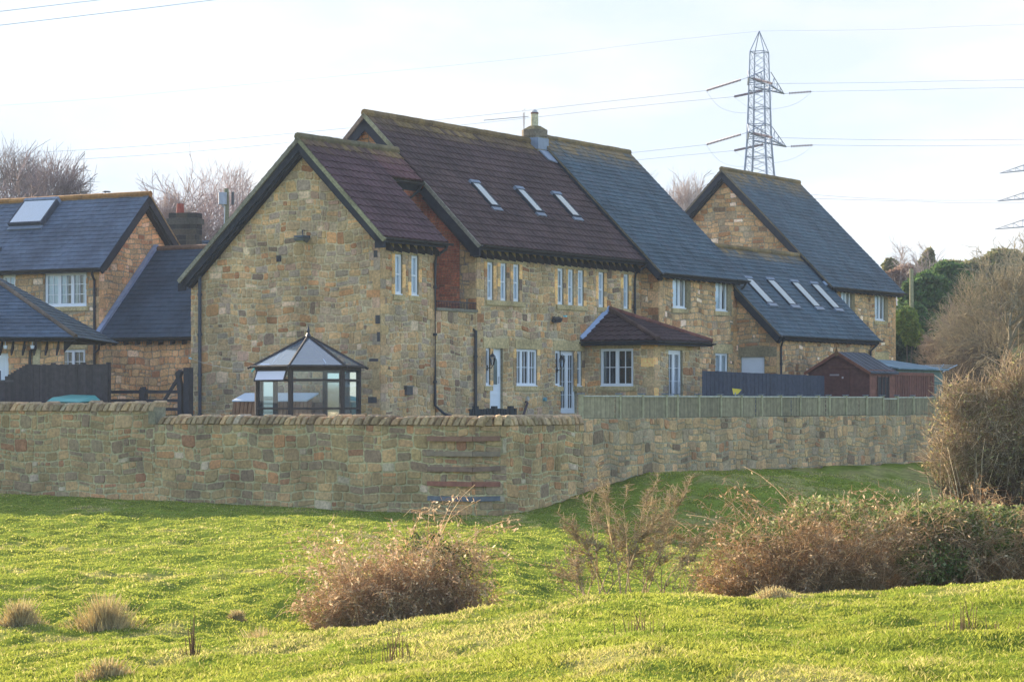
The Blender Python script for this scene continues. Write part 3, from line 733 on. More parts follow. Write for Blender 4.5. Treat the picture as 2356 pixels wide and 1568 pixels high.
def house_main():
    T = Thing('stone_house', 'long brown tiled stone house with eight slim upstairs windows and a hipped porch room', 'house', (0, 0, -.45))
    rng = random.Random(13); mb = MB(); MT = (.60, .47, .27); pf = facade(0)
    ff = [(.65, 1.03), (1.45, 1.83), (2.23, 2.62), (5.05, 5.45), (5.74, 6.13), (6.40, 6.81), (7.81, 8.21), (9.57, 9.96)]
    fw = [(a, b, 3.21, 4.40) for a, b in ff]
    gf = [(.56, .84, .52, 1.70), (.84, 1.61, -.36, 1.70), (2.42, 3.75, .53, 1.71), (4.92, 5.28, .53, 1.70), (5.28, 6.34, -.36, 1.70), (6.34, 6.69, .53, 1.70)]
    out = [(0, -1.1), (10.87, -1.1), (10.87, 4.95), (0, 4.95)]
    wall_base(mb, pf, out, fw+gf, MT)
    bl = list(fw+gf)
    def rect(a0, a1, b0, b1, joints=None, d1=.026): dressed(mb, pf, a0, a1, b0, b1, rng, d1, joints=joints); bl.append((a0, a1, b0, b1))
    rect(.45, 3.05, 4.40, 4.76, [1.24, 2.03]); rect(4.85, 7.1, 4.40, 4.76, [5.6, 6.27]); rect(7.7, 8.42, 4.40, 4.76); rect(9.45, 10.15, 4.40, 4.76)
    rect(.42, 1.95, 1.70, 2.02); rect(2.35, 4.02, 1.71, 2.02); rect(4.80, 6.88, 1.70, 2.02)
    bl += [(.5, 3.0, 3.02, 3.21), (4.9, 7.0, 3.02, 3.21), (7.7, 8.35, 3.02, 3.21), (9.45, 10.1, 3.02, 3.21), (2.3, 3.9, .33, .53)]
    JP = [(DRESSED, 3), ((.34, .28, .18), 3), ((.27, .25, .2), 2), ((.30, .19, .11), 1), ((.12, .11, .1), .5)]
    for a0, a1, b0, b1 in fw+[gf[2], gf[0], gf[5]]:
        for x0, x1 in ((a0-.17, a0), (a1, a1+.17)):
            b = b0
            while b < b1-.01:
                h = min(rng.choice([.18, .26, .36]), b1-b); mb.box(pf, x0+.004, x1-.004, b+.004, b+h-.004, -.02, .022, pick(rng, JP)); b += h
            bl.append((x0, x1, b0, b1))
    bl += quoins(mb, pf, 0, 1, -1.05, 4.8, rng, ST_MAIN)
    stones(mb, pf, out, bl, ST_MAIN, 41)
    # gable towards camera (s = 0); brick in the recess, stone above
    pg = gable(0.0)
    hull = [(-7.6, -1.1), (0, -1.1), (0, 5.02), (-3.95, 8.9), (-7.6, 5.3)]
    wall_base(mb, pg, hull, [], (.35, .27, .19), d=-.006)
    bq = quoins(mb, pg, 0, -1, 2.9, 4.75, rng, ST_MAIN)
    stones(mb, pg, [(-.58, 2.84), (0, 2.84), (0, 4.93), (-.58, 5.5)], bq, ST_MAIN, 42)
    stones(mb, pg, [(-7.6, 4.8), (-2.1, 6.9), (-3.95, 8.9), (-7.6, 5.3)], [], ST_WARM, 43)
    # recess : brick back wall and brick side
    pb = facade(2.05); wall_base(mb, pb, [(-2.37, 2.8), (0, 2.8), (0, 7.0), (-2.37, 7.0)], [], (.36, .29, .24), d=-.004)
    # lower infill block
    pi = facade(-.04); oi = [(-2.37, -1.1), (-.0, -1.1), (-.0, 2.78), (-2.37, 2.78)]; wall_base(mb, pi, oi, [], MT); stones(mb, pi, oi, [], ST_MAIN, 44)
    mb.box(pi, -2.37, -.02, 2.78, 2.87, -2.05, .05, (.24, .21, .15))
    mb.face([(10.87, 0, -1), (10.87, 8, -1), (10.87, 8, 5), (10.87, 3.95, 8.95), (10.87, 0, 4.9)], MT)
    mb.face([(0, 7.6, -1.1), (10.87, 7.6, -1.1), (10.87, 7.6, 5.4), (0, 7.6, 5.4)], MT)
    T.part('wall', mb, M_stone)
    bm = MB(); bricks(bm, pb, [(-2.37, 2.85), (0, 2.85), (0, 6.85), (-2.37, 6.85)], 3)
    bricks(bm, pg, [(-2.05, 2.86), (-.60, 2.86), (-.60, 5.6), (-2.05, 6.95)], 4); T.part('brickwork', bm, M_stone)
    rl = MB(); rl.box(facade(-.02), -2.3, -.02, 3.06, 3.09, -.01, .01, (.04, .035, .04))
    for i in range(26): rl.box(facade(-.02), -2.28+i*.088, -2.266+i*.088, 2.87, 3.06, -.006, .006, (.05, .035, .04))
    T.part('railing', rl, M_metal)
    for i, w in enumerate(fw):
        n = w[1]-w[0]
        cu = [(0, 1, NET)] if i not in (3,) else [(0, .42, NET), (.5, 1, (.74, .73, .66))]
        window(T, pf, *w, rows=2, curtain=cu, sill=False)
    for a0, a1, js in ((.55, 2.95, [1.24, 2.03]), (4.95, 7.0, []), (7.7, 8.33, []), (9.47, 10.08, [])):
        sm = MB(); dressed(sm, pf, a0, a1, 3.05, 3.20, rng, .06, joints=js); T.part('sill', sm, M_stone)
    T_ = T
    drk = [(.0, .16, (.60, .58, .50)), (.84, 1, (.60, .58, .50))]
    window(T, pf, *gf[0], rows=2, curtain=[(0, 1, (.3, .28, .22))])
    window(T, pf, *gf[2], cols=(.42, .6, .55), rows=2, bars=2, curtain=[(0, .14, (.5, .48, .4)), (.88, 1, (.5, .48, .4))])
    window(T, pf, *gf[3], rows=2, curtain=[(0, .5, (.4, .38, .32))]); window(T, pf, *gf[5], rows=2, curtain=[(.4, 1, (.4, .38, .32))])
    # front door
    a0, a1, b0, b1 = gf[1]; z = -.09
    d = MB(); d.box(pf, a0, a0+.055, b0, b1, z-.06, z, WHITE); d.box(pf, a1-.055, a1, b0, b1, z-.06, z, WHITE); d.box(pf, a0+.055, a1-.055, b1-.06, b1, z-.06, z, WHITE)
    d.box(pf, a0+.055, a1-.055, b0, b1-.06, z-.05, z-.012, (.78, .79, .80))
    for (u0, u1, v0, v1) in ((.98, 1.46, .22, .30), (.98, 1.46, -.26, -.20)): d.box(pf, u0, u1, v0, v1, z-.03, z+.004, WHITE)
    for (u0, u1, v0, v1) in ((1.06, 1.40, .56, 1.16),):
        n = 8; arc = [(u0, v0+.0), (u1, v0), (u1, v1+.1)]+[((u0+u1)/2+(u1-u0)/2*math.cos(math.pi*k/n), v1+.1+.16*math.sin(math.pi*k/n)) for k in range(1, n)]+[(u0, v1+.1)]
        arc2 = [((x-(u0+u1)/2)*1.22+(u0+u1)/2, (y-1.0)*1.07+1.0) for x, y in arc]
        d.prism(pf, arc2, z-.02, z+.008, WHITE)
        g = MB(); g.face([pf.p(x, y, z+.012) for x, y in arc], (.16, .19, .17))
    do = T.part('front_door', d, M_paint); T.part('pane', g, M_slate, do)
    h = MB(); h.box(pf, a1-.13, a1-.09, .60, .82, z-.01, z+.03, (.6, .6, .6)); T.part('handle', h, M_metal, do)
    # french doors
    def french(pl, a0, a1, b0, b1, n=2):
        z = -.09; d = MB(); f = .05
        d.box(pl, a0, a0+f, b0, b1, z-.06, z, WHITE); d.box(pl, a1-f, a1, b0, b1, z-.06, z, WHITE); d.box(pl, a0+f, a1-f, b1-f, b1, z-.06, z, WHITE); d.box(pl, a0+f, a1-f, b0, b0+f, z-.06, z, WHITE)
        w = (a1-a0-2*f)/n
        for i in range(n):
            x0 = a0+f+i*w; x1 = x0+w; st = .085
            d.box(pl, x0+.003, x0+st, b0+f, b1-f, z-.05, z+.01, WHITE); d.box(pl, x1-st, x1-.003, b0+f, b1-f, z-.05, z+.01, WHITE)
            d.box(pl, x0+st, x1-st, b0+f, b0+f+.12, z-.05, z+.01, WHITE); d.box(pl, x0+st, x1-st, b1-f-.1, b1-f, z-.05, z+.01, WHITE)
            for k in (1, 2, 3):
                y = b0+f+.12+(b1-b0-2*f-.22)*k/4; d.box(pl, x0+st, x1-st, y-.009, y+.009, z-.035, z-.005, WHITE)
            d.box(pl, (x0+x1)/2-.008, (x0+x1)/2+.008, b0+f+.12, b1-f-.1, z-.034, z-.006, WHITE)
        o = T.part('french_door', d, M_paint); g = MB(); g.face([pl.p(x, y, z-.03) for x, y in ((a0+f, b0+f), (a1-f, b0+f), (a1-f, b1-f), (a0+f, b1-f))], (.5,)*3); T.part('pane', g, M_glass, o)
        hh = MB(); hh.box(pl, a1-.1, a1-.07, b0+.9, b0+1.06, z, z+.04, (.6, .6, .6)); T.part('handle', hh, M_metal, o)
    french(pf, *gf[4])
    lantern(T, .66, 0, 1.30); lantern(T, 5.02, 0, 1.28)
    # second floodlight, alarm bits, pipe
    m = MB(); m.tube([(4.70, 0, 2.78), (4.70, -.12, 2.78)], .02, (.05, .05, .05), 6); m.box(Pl((4.5, -.12, 2.62), (1, .0, .10), (0, -.4, .92)), 0, .42, 0, .14, -.03, .12, (.05, .05, .055)); m.box(facade(-.3), 4.92, 5.0, 2.78, 2.84, 0, .1, (.25, .6, .6))
    T.part('floodlight', m, M_black)
    m = MB(); m.tube([(2.98, -.02, .02), (2.94, -.12, -.02), (2.55, -.18, -.44)], .04, (.06, .035, .04), 7); T.part('waste_pipe', m, M_black)
    m = MB(); m.tube([(3.12, -.01, .12), (3.12, -.05, .12)], .075, (.5, .45, .38), 12); T.part('vent_cap', m, M_stone)
    m = MB(); m.tube([(4.15, -.01, .10), (4.15, -.10, .10)], .065, (.15, .35, .4), 10); T.part('hose_tap', m, M_metal)
    # roof
    r2 = math.sqrt(2); c = 5.22; rm = MB(); pr = slopeR(-.35, c-.35); Ls = (3.95+.35)*r2; Lg = (1.72+.35)*r2
    roof_slope(rm, pr, [(-.36, 0), (10.72, 0), (10.72, Ls), (-.36, Ls)], 'pan', 51, moss=.8)
    pb2 = Pl((0, 7.95, c-.05), (-1, 0, 0), (0, -math.cos(R(45)), math.sin(R(45)))); Lb = 4.0*r2
    roof_slope(rm, pb2, [(-10.72, 0), (.36, 0), (.36, Lb), (-10.72, Lb)], 'pan', 52, moss=1.)
    ro = T.part('roof', rm, M_tile)
    ridge(T, (-.38, 3.95, 9.19), (10.7, 3.95, 9.19), ro, rng, col=(.13, .085, .055), r=.13, moss=.75)
    v = MB(); pv = gable(-.33)
    verge(v, pv, .40, 4.85, -1.66, 6.91, .11, 0, .08, (.25, .22, .16)); verge(v, pv, -2.6, 7.85, -3.96, 9.19, .12, 0, .08, (.30, .27, .16)); verge(v, pv, -3.96, 9.19, -8.2, 4.97, .12, 0, .08, (.24, .17, .12))
    T.part('verge', v, M_stone, ro)
    v = MB(); verge(v, pv, .33, 4.80, -1.66, 6.79, .30, -.05, .02, BLK); verge(v, pv, -2.65, 7.76, -3.96, 9.07, .30, -.05, .02, BLK); verge(v, pv, -3.96, 9.07, -8.0, 5.03, .30, -.05, .02, BLK)
    verge(v, pv, .2, 4.6, -1.70, 6.50, .16, -.33, -.05, (.022, .024, .03)); v.prism(pv, [(.0, 4.52), (.34, 4.52), (.34, 4.82), (.0, 5.0)], -.05, .02, BLK)
    T.part('bargeboard', v, M_wood)
    f = MB(); f.box(facade(-.30), -.3, 10.7, 4.72, 4.86, -.02, 0, BLK); rafters(f, .0, 10.6, -.01, 4.84, .30, .44); T.part('fascia', f, M_wood)
    gutter(T, -.30, 10.72, -.42, 4.86)
    f = MB(); f.box(facade(1.72), -2.25, -.36, 6.76, 6.86, -.02, 0, BLK); f.box(facade(1.8), -2.37, -.02, 6.62, 6.90, -.25, -.2, BLK); T.part('fascia', f, M_wood)
    gutter(T, -2.45, -.28, 1.68, 6.84)
    downpipe(T, [(-.50, 1.68, 6.80), (-.52, 1.80, 6.60), (-.75, 1.98, 6.35), (-.75, 1.98, 4.9)], .04)
    downpipe(T, [(10.5, -.42, 4.82), (10.5, -.40, 4.70), (10.30, -.1, 4.45), (10.30, -.07, 4.2), (10.30, -.07, 2.2)], .04)
    downpipe(T, [(-.22, -.05, 2.25), (-.22, -.13, 2.22), (-.22, -.13, -1.0)], .05)
    for (a0, a1) in ((2.55, 3.03), (5.37, 5.83), (7.82, 8.32)): skylight(T, pr, a0, a1, (1.06-.35+.0+.35-.35)*r2+.98, (1.83+.35)*r2-.02, up=.115)
    # chimney on the party wall
    m = MB(); cs, cq = 10.2, 3.9
    pc = Pl((cs, cq, 0), (1, 0, 0), (0, 1, 0), (0, 0, 1))
    def octo(r, ch=.72): return [(r*x, r*y) for x, y in ((1, -ch*.5), (1, ch*.5), (ch*.5, 1), (-ch*.5, 1), (-1, ch*.5), (-1, -ch*.5), (-ch*.5, -1), (ch*.5, -1))]
    m.prism(pc, [(x*.35, y*.35) for x, y in ((-1, -1), (1, -1), (1, 1), (-1, 1))], 8.3, 9.38, (.27, .23, .17)); m.prism(pc, octo(.40, 1.1), 9.36, 9.60, (.24, .19, .13))
    V = [pc.p(x, y, 9.60) for x, y in octo(.40, 1.1)]+[pc.p(x, y, 9.74) for x, y in octo(.2)]; m.idx(V, [(i, (i+1) % 8, 8+(i+1) % 8, 8+i) for i in range(8)]+[tuple(range(8, 16))], (.26, .20, .09))
    ch = T.part('chimney', m, M_stone)
    m = MB(); m.tube([(cs, cq, 9.66), (cs, cq, 9.74), (cs, cq, 10.18)], [.16, .135, .13], (.78, .68, .42), 14); m.tube([(cs, cq, 10.17), (cs, cq, 10.22)], .14, (.22, .1, .07), 14); m.tube([(cs, cq, 10.22), (cs, cq, 10.28), (cs, cq, 10.33)], [.12, .10, .03], (.55, .52, .5), 14)
    T.part('chimney_pot', m, M_stone, ch)
    m = MB(); LD = (.24, .28, .35)
    m.prism(pc, [(x*.365, y*.365) for x, y in ((-1, -1), (1, -1), (1, 1), (-1, 1))], 8.9, 9.30, LD)
    pr5 = slopeR(-.35, c-.35+.05); m.prism(pr5, [(9.90, 5.0), (10.40, 4.9), (10.5, 5.5), (9.86, 5.5)], .03, .07, LD)
    T.part('flashing', m, M_metal, ch)
    # ---- hipped extension
    e0, e1, pe = 6.88, 10.2, 2.62; em = MB()
    ps = gable(e0); wn = (.60, 1.84, .54, 1.78); wall_base(em, ps, [(0, -1.1), (pe, -1.1), (pe, 2.0), (0, 2.0)], [wn], MT)
    b2 = [wn, (.35, 2.1, 1.78, 2.0), (.42, 2.02, .34, .54)]
    dressed(em, ps, .35, 2.1, 1.78, 1.98, rng)
    b2 += quoins(em, ps, pe, -1, -1.05, 1.95, rng, [((.30, .26, .18), 3), ((.26, .24, .19), 2), (DRESSED, 1)])
    stones(em, ps, [(0, -1.1), (pe, -1.1), (pe, 2.0), (0, 2.0)], b2, ST_MAIN, 61)
    pt = facade(-pe); dn = (7.90, 8.93, -.36, 1.74); wall_base(em, pt, [(e0, -1.1), (e1, -1.1), (e1, 2.0), (e0, 2.0)], [dn], MT)
    dressed(em, pt, 7.7, 9.15, 1.75, 1.98, rng)
    b3 = [dn, (7.7, 9.15, 1.74, 2.0)]+quoins(em, pt, e0, 1, -1.05, 1.95, rng, [((.33, .28, .18), 3), (DRESSED, 1)])
    stones(em, pt, [(e0, -1.1), (e1, -1.1), (e1, 2.0), (e0, 2.0)], b3, ST_MAIN, 62)
    em.face([(e1, 0, -1), (e1, -pe, -1), (e1, -pe, 2), (e1, 0, 2)], MT)
    T.part('porch_wall', em, M_stone)
    window(T, ps, *wn, cols=(1, 1), rows=2, bars=2, name='window', curtain=[(0, .1, (.35, .35, .32))]); french(pt, *dn)
    ap = Vector((8.55, 0, 3.12)); o = .32; zE = 2.03
    k1, k2, k3 = Vector((e0-o, 0, zE)), Vector((e0-o, -pe-o, zE)), Vector((e1+o, -pe-o, zE)); k4 = Vector((e1+o, 0, zE))
    pm = MB()
    def hip(A, B, C, seed):
        x = (B-A).normalized(); n = (B-A).cross(C-A).normalized(); y = n.cross(x); P = Pl(A, x, y, n)
        roof_slope(pm, P, [(0, 0), ((B-A).length, 0), ((C-A).dot(x), (C-A).dot(y))], 'pan', seed, base=(.085, .05, .048))
    hip(k1, k2, ap, 71); hip(k2, k3, ap, 72); hip(k3, k4, ap, 73)
    po = T.part('porch_roof', pm, M_tile)
    ridge(T, k2+Vector((0, 0, .05)), ap+Vector((0, 0, .07)), po, rng, col=(.11, .065, .055), r=.085, moss=.1, name='hip_tiles'); ridge(T, k3+Vector((0, 0, .05)), ap+Vector((0, 0, .07)), po, rng, col=(.20, .075, .055), r=.085, moss=.05, name='hip_tiles')
    m = MB(); m.tube([k1+Vector((0, 0, .05)), ap+Vector((0, 0, .05))], .13, (.33, .40, .52), 5); T.part('flashing', m, M_metal, po)
    m = MB(); m.box(facade(-pe-o), e0-o, e1+o, 1.88, 2.02, -.04, 0, BLK); m.box(gable(e0-o), 0, pe+o, 1.88, 2.02, -.04, 0, BLK)
    m.face([(e0-o, 0, 1.89), (e0-o, -pe-o, 1.89), (e1+o, -pe-o, 1.89), (e1+o, 0, 1.89)], BLK); T.part('fascia', m, M_wood)
    gutter(T, e0-o-.05, e1+o+.1, -pe-o-.05, 2.0); gutter(T, -pe-o-.05, .0, e0-o-.05, 2.0, axis='q')
house_main()
m = MB()                                       # TV aerial on the chimney
b0 = Vector((9.88, 4.15, 9.25))
m.tube([b0, b0+Vector((0, 0, .95))], .02, (.25, .25, .27), 6); t0 = b0+Vector((-.9, 1.1, .66)); m.tube([t0, b0+Vector((.1, -.12, .82))], .012, (.3, .3, .32), 5)
for k in range(9):
    p = t0.lerp(b0+Vector((.1, -.12, .82)), k/8.); m.tube([p+Vector((-.07, -.06, 0)), p+Vector((.07, .06, 0))], .006, (.3, .3, .32), 4)
for dz in (.55, .68, .92, 1.05): m.tube([b0+Vector((-.22, -.18, dz)), b0+Vector((.22, .18, dz))], .008, (.3, .3, .32), 4)
for dx in (-.2, .2): m.tube([b0+Vector((dx, dx*.8, .52)), b0+Vector((dx, dx*.8, 1.08))], .006, (.3, .3, .32), 4)
single('tv_aerial', m, M_metal, 'spiky television aerial strapped to the round-potted chimney on the brown roof', 'aerial', tuple(b0))

# ================================================================= SLATE HOUSES
def slate_house(T, s0, s1, pF, c, pR, zR, sv0, sv1, wins, gwins, seed, pal=ST_SLATE, back=True, gablevis=True, eave_over=.35, left_p=None, mossw=1.3, blocks=None, downs=None, gutz=None, roofbase=None, skyl=None, gdoor=None, ghull_bottom=None, sidewall_p=None):
    rng = random.Random(seed); mb = MB(); MT = (.40, .32, .20); pf = facade(-pF)
    zt = c-pF-.06
    out = [(s0, -1.1), (s1, -1.1), (s1, zt), (s0, zt)]
    wall_base(mb, pf, out, wins+gwins, MT); bl = list(wins+gwins)
    for a0, a1, b0, b1 in wins:
        dressed(mb, pf, a0-.08, a1+.45, b1, min(b1+.16, zt), rng); bl.append((a0-.08, a1+.45, b1, b1+.3)); bl += [(a0-.1, a1+.25, b0-.17, b0), (a1, a1+.33, b0, b1)]
        mb.box(pf, a1+.005, a1+.33, b0, b1, -.02, .024, jit(rng, .85, 1, (.33, .26, .15)))
    for a0, a1, b0, b1 in gwins:
        dressed(mb, pf, a0-.2, a1+.35, b1, b1+.32, rng); bl.append((a0-.2, a1+.35, b1, b1+.32)); bl.append((a0-.1, a1+.1, b0-.17, b0))
    bl += quoins(mb, pf, s0, 1, -1.05, zt, rng, pal); bl += quoins(mb, pf, s1, -1, -1.05, zt, rng, pal)
    stones(mb, pf, out, bl, pal, seed+1, hr=(.15, .34), wr=(.15, .4))
    # gable / side towards the camera
    pB = 2*pR-pF; pg = gable(s0)
    hull = [(pB, -1.1), (pF, -1.1), (pF, zt), (pR, zR-.1), (pB, zt)]
    hl = [gdoor] if gdoor else []
    wall_base(mb, pg, hull, hl, MT)
    b4 = list(hl)
    if gdoor:
        a0, a1, b0, b1 = gdoor; dressed(mb, pg, a0-.08, a1+.5, b1, b1+.36, rng, col=(.30, .24, .14)); b4.append((a0-.08, a1+.5, b1, b1+.36))
    b4 += quoins(mb, pg, pF, -1, -1.05, zt-.1, rng, pal)
    stones(mb, pg, [(max(pB, pR-4.2), ghull_bottom if ghull_bottom is not None else -1.1), (pF, ghull_bottom if ghull_bottom is not None else -1.1), (pF, zt), (pR, zR-.1), (max(pB, pR-4.2), zt)], b4, pal, seed+2, hr=(.16, .3), wr=(.2, .55))
    mb.face([(s1, -pB, -1.1), (s1, -pF, -1.1), (s1, -pF, zt), (s1, -pR, zR-.1), (s1, -pB, zt)], MT); mb.face([(s0, -pB, -1.1), (s1, -pB, -1.1), (s1, -pB, zt), (s0, -pB, zt)], MT)
    T.part('wall', mb, M_stone)
    r2 = math.sqrt(2); rm = MB(); pe = pF+eave_over; pr = slopeR(-pe, c-pe); Ls = (pe-pR)*r2
    roof_slope(rm, pr, [(sv0, 0), (sv1, 0), (sv1, Ls), (sv0, Ls)], 'slate', seed+3, moss=mossw, base=roofbase)
    pb = Pl((0, -pR+(pe-pR), c-pe), (-1, 0, 0), (0, -math.cos(R(45)), math.sin(R(45))))
    roof_slope(rm, pb, [(-sv1, 0), (-sv0, 0), (-sv0, Ls), (-sv1, Ls)], 'slate', seed+4)
    ro = T.part('roof', rm, M_slate)
    ridge(T, (sv0, -pR, zR), (sv1, -pR, zR), ro, rng, col=(.15, .12, .07), r=.11, moss=.85)
    f = MB(); f.box(facade(-pe+.04), sv0+.05, sv1-.05, c-pe-.14, c-pe, -.02, 0, BLK); rafters(f, s0, s1, -pF-.01, c-pF-.12, eave_over-.02, .40); T.part('fascia', f, M_wood)
    gutter(T, sv0, sv1, -pe-.06, c-pe)
    v = MB(); pv = gable(sv0+.04)
    verge(v, pv, pe, c-pe+.02, pR, zR+.0, .06, -.01, .05, (.16, .13, .085)); verge(v, pv, pR, zR, 2*pR-pe, c-pe+.02, .06, -.01, .05, (.2, .15, .1)); T.part('verge', v, M_stone, ro)
    v = MB(); verge(v, pv, pe-.03, c-pe-.04, pR, zR-.08, .22, -.06, .02, BLK); verge(v, pv, pR, zR-.08, 2*pR-pe, c-pe-.04, .22, -.06, .02, BLK)
    verge(v, pv, pe-.1, c-pe-.18, pR, zR-.32, .12, -.30, -.06, (.022, .024, .03)); verge(v, pv, pR, zR-.32, 2*pR-pe+.1, c-pe-.18, .12, -.30, -.06, (.022, .024, .03)); T.part('bargeboard', v, M_wood)
    for w in wins:
        window(T, pf, *w, cols=(.56, .44), rows=1, bars=0, curtain=[(0, .50, NET), (.9, 1, (.5, .48, .42))])
    for w in gwins: window(T, pf, *w, cols=(.5, .5), rows=1, curtain=[(0, 1, (.55, .56, .55))])
    for d in (downs or []): downpipe(T, d, .04)
    for (a0, a1, b0, b1) in (skyl or []): skylight(T, pr, a0, a1, b0, b1, up=.07)
    return pr, ro
r2 = math.sqrt(2)
TS = Thing('stone_house', 'slate roofed stone house in the middle of the row, joined to the brown tiled one', 'house', (10.87, -.68, -.45))
slate_house(TS, 10.89, 17.0, .68, 5.48, -3.93, 9.41, 10.45, 17.28, [(11.93, 12.95, 3.30, 4.41), (15.28, 16.25, 3.30, 4.41)], [(15.28, 16.30, .5, 1.78)], 101,
            downs=[[(17.1, -1.06, 4.42), (17.05, -.95, 4.2), (17.0, -.76, 4.05), (17.0, -.76, 3.9), (17.05, -.9, 3.62)]])
TG = Thing('stone_building', 'low stone wing under a slate roof with four narrow rooflights', 'building', (17.0, -2.29, -.45))
slate_house(TG, 17.02, 26.05, 2.29, 5.0, -.85, 5.85, 16.72, 26.0, [], [], 121, gdoor=(.86, 1.80, -.4, 1.66), mossw=.7, eave_over=.3,
            downs=[[(17.05, -2.62, 2.35), (17.1, -2.5, 2.2), (17.25, -2.37, 2.02), (17.25, -2.37, -.5)], [(25.75, -2.62, 2.35), (25.7, -2.5, 2.2), (25.5, -2.37, 2.0), (25.5, -2.37, .8)]],
            skyl=[(18.12, 18.76, 1.75, 3.05), (20.12, 20.76, 1.75, 3.1), (22.32, 22.96, 1.75, 3.1), (24.15, 24.8, 1.75, 3.1)])
m = MB(); pg = gable(17.02); m.box(pg, .86, 1.80, -.4, 1.66, -.12, -.06, (.72, .74, .78)); m.box(pg, .92, 1.74, 1.56, 1.60, -.07, -.05, WHITE); TG.part('door', m, M_paint)
m = MB(); verge(m, gable(25.98), .25, 4.72, -.85, 5.92, .22, -.06, .04, (.30, .36, .46)); m.box(slopeR(-2.59, 2.41), 25.55, 25.98, 3.1, 3.3, .03, .08, (.35, .42, .52)); TG.part('flashing', m, M_metal)
TH = Thing('stone_house', 'tall slate roofed stone house at the far right end of the row', 'house', (26.1, -.3, -.45))
slate_house(TH, 26.12, 33.0, .30, 5.22, -4.25, 9.47, 25.72, 33.25, [(27.35, 28.35, 3.39, 4.5), (30.81, 31.83, 3.39, 4.5)], [(30.9, 31.9, .6, 1.76)], 141, ghull_bottom=2.5,
            downs=[[(26.0, -.70, 4.45), (26.05, -.6, 4.3), (26.25, -.38, 4.15), (26.25, -.38, 3.7)]])

# ================================================================= LEFT HOUSE and LINK
def left_house():
    T = Thing('stone_house', 'stone house with large roof window in grey slates at the left of the picture', 'house', (0, 15.16, -1.0))
    rng = random.Random(17); mb = MB(); MT = (.42, .33, .21); pf = gable(0.0); pc = -15.16
    wn = [(-17.6, -15.72, 3.30, 4.47), (-19.55, -18.93, 3.30, 4.45), (-16.9, -15.78, .6, 1.83)]
    out = [(-30, -1.1), (pc, -1.1), (pc, 4.85), (-30, 4.85)]
    wall_base(mb, pf, out, wn, MT); bl = list(wn)
    for a0, a1, b0, b1 in wn: bl += [(a0-.12, a1+.12, b0-.24, b0), (a0-.12, a1+.12, b1, b1+.24)]; dressed(mb, pf, a0-.12, a1+.12, b1, b1+.24, rng)
    bl += quoins(mb, pf, pc, -1, -1.05, 4.7, rng, ST_SLATE)
    stones(mb, pf, [(-22.5, -1.1), (pc, -1.1), (pc, 4.85), (-22.5, 4.85)], bl, ST_SLATE, 81, hr=(.14, .3), wr=(.16, .45))
    pg = facade(15.16)     # a = s
    hull = [(0, -1.1), (4.66, -1.1), (4.66, 4.85), (2.33, 7.12), (0, 4.85)]
    wall_base(mb, pg, hull, [], MT); stones(mb, pg, hull, quoins(mb, pg, 0, 1, -1.0, 4.7, rng, ST_WARM), ST_WARM, 82, hr=(.15, .32), wr=(.16, .42))
    T.part('wall', mb, M_stone)
    window(T, pf, *wn[0], cols=(1, 1, 1), rows=3, bars=2, curtain=[(.02, .33, (.72, .80, .78)), (.33, .52, (.66, .74, .72)), (.70, .78, (.66, .68, .62)), (.9, .98, (.66, .68, .62))], fw=.07)
    window(T, pf, *wn[1], cols=(1,), rows=3, bars=2, curtain=[(0, 1, (.55, .68, .72))], fw=.06)
    window(T, pf, *wn[2], cols=(1, 1), rows=3, bars=2, curtain=[(0, .2, (.5, .5, .45))], fw=.07)
    rm = MB(); z0 = 4.57; pr = slopeF(-.35, z0); Ls = 2.68*r2
    roof_slope(rm, pr, [(-26, 0), (-14.82, 0), (-14.82, Ls), (-26, Ls)], 'slate', 83, moss=.25, base=(.12, .135, .18))
    pb = slopeB(5.01, z0); roof_slope(rm, pb, [(14.82, 0), (26, 0), (26, Ls), (14.82, Ls)], 'slate', 84)
    ro = T.part('roof', rm, M_slate)
    ridge(T, (2.33, 14.80, 7.26), (2.33, 26, 7.26), ro, rng, col=(.38, .18, .055), r=.115, moss=.1)
    v = MB(); pv = facade(14.86); verge(v, pv, -.33, z0-.03, 2.33, 7.2, .24, -.05, .02, BLK)
    verge(v, pv, 2.33, 7.2, 5.0, z0-.03, .24, -.05, .02, BLK); verge(v, pv, .0, z0+.0, 2.33, 6.92, .12, -.3, -.05, (.022, .024, .03)); verge(v, pv, 2.33, 6.92, 4.7, z0, .12, -.3, -.05, (.022, .024, .03)); T.part('bargeboard', v, M_wood)
    v = MB(); verge(v, pv, 2.33, 7.26, 5.02, z0, .05, -.02, .04, (.3, .2, .1)); T.part('verge', v, M_stone, ro)
    f = MB(); f.box(gable(-.31), -26, -14.86, z0-.14, z0, -.02, 0, BLK); f.face([(-.32, 26, z0-.13), (-.32, 14.86, z0-.13), (0, 14.86, z0-.1), (0, 26, z0-.1)], BLK); T.part('fascia', f, M_wood)
    gutter(T, 14.8, 26, -.42, z0, axis='q')
    downpipe(T, [(-.42, 15.05, z0-.03), (-.3, 15.22, z0-.2), (-.08, 15.3, z0-.4), (-.08, 15.3, z0-.7), (-.08, 15.3, -1.0)], .045)
    skylight(T, pr, -20.30, -18.82, 2.35, 3.55, up=.22, dark=(.06, .065, .08))
    v = MB(); v.box(pr, -20.25, -20.0, 1.05, 1.2, .01, .06, (.05, .05, .05)); T.part('roof_vent', v, M_slate)
left_house()
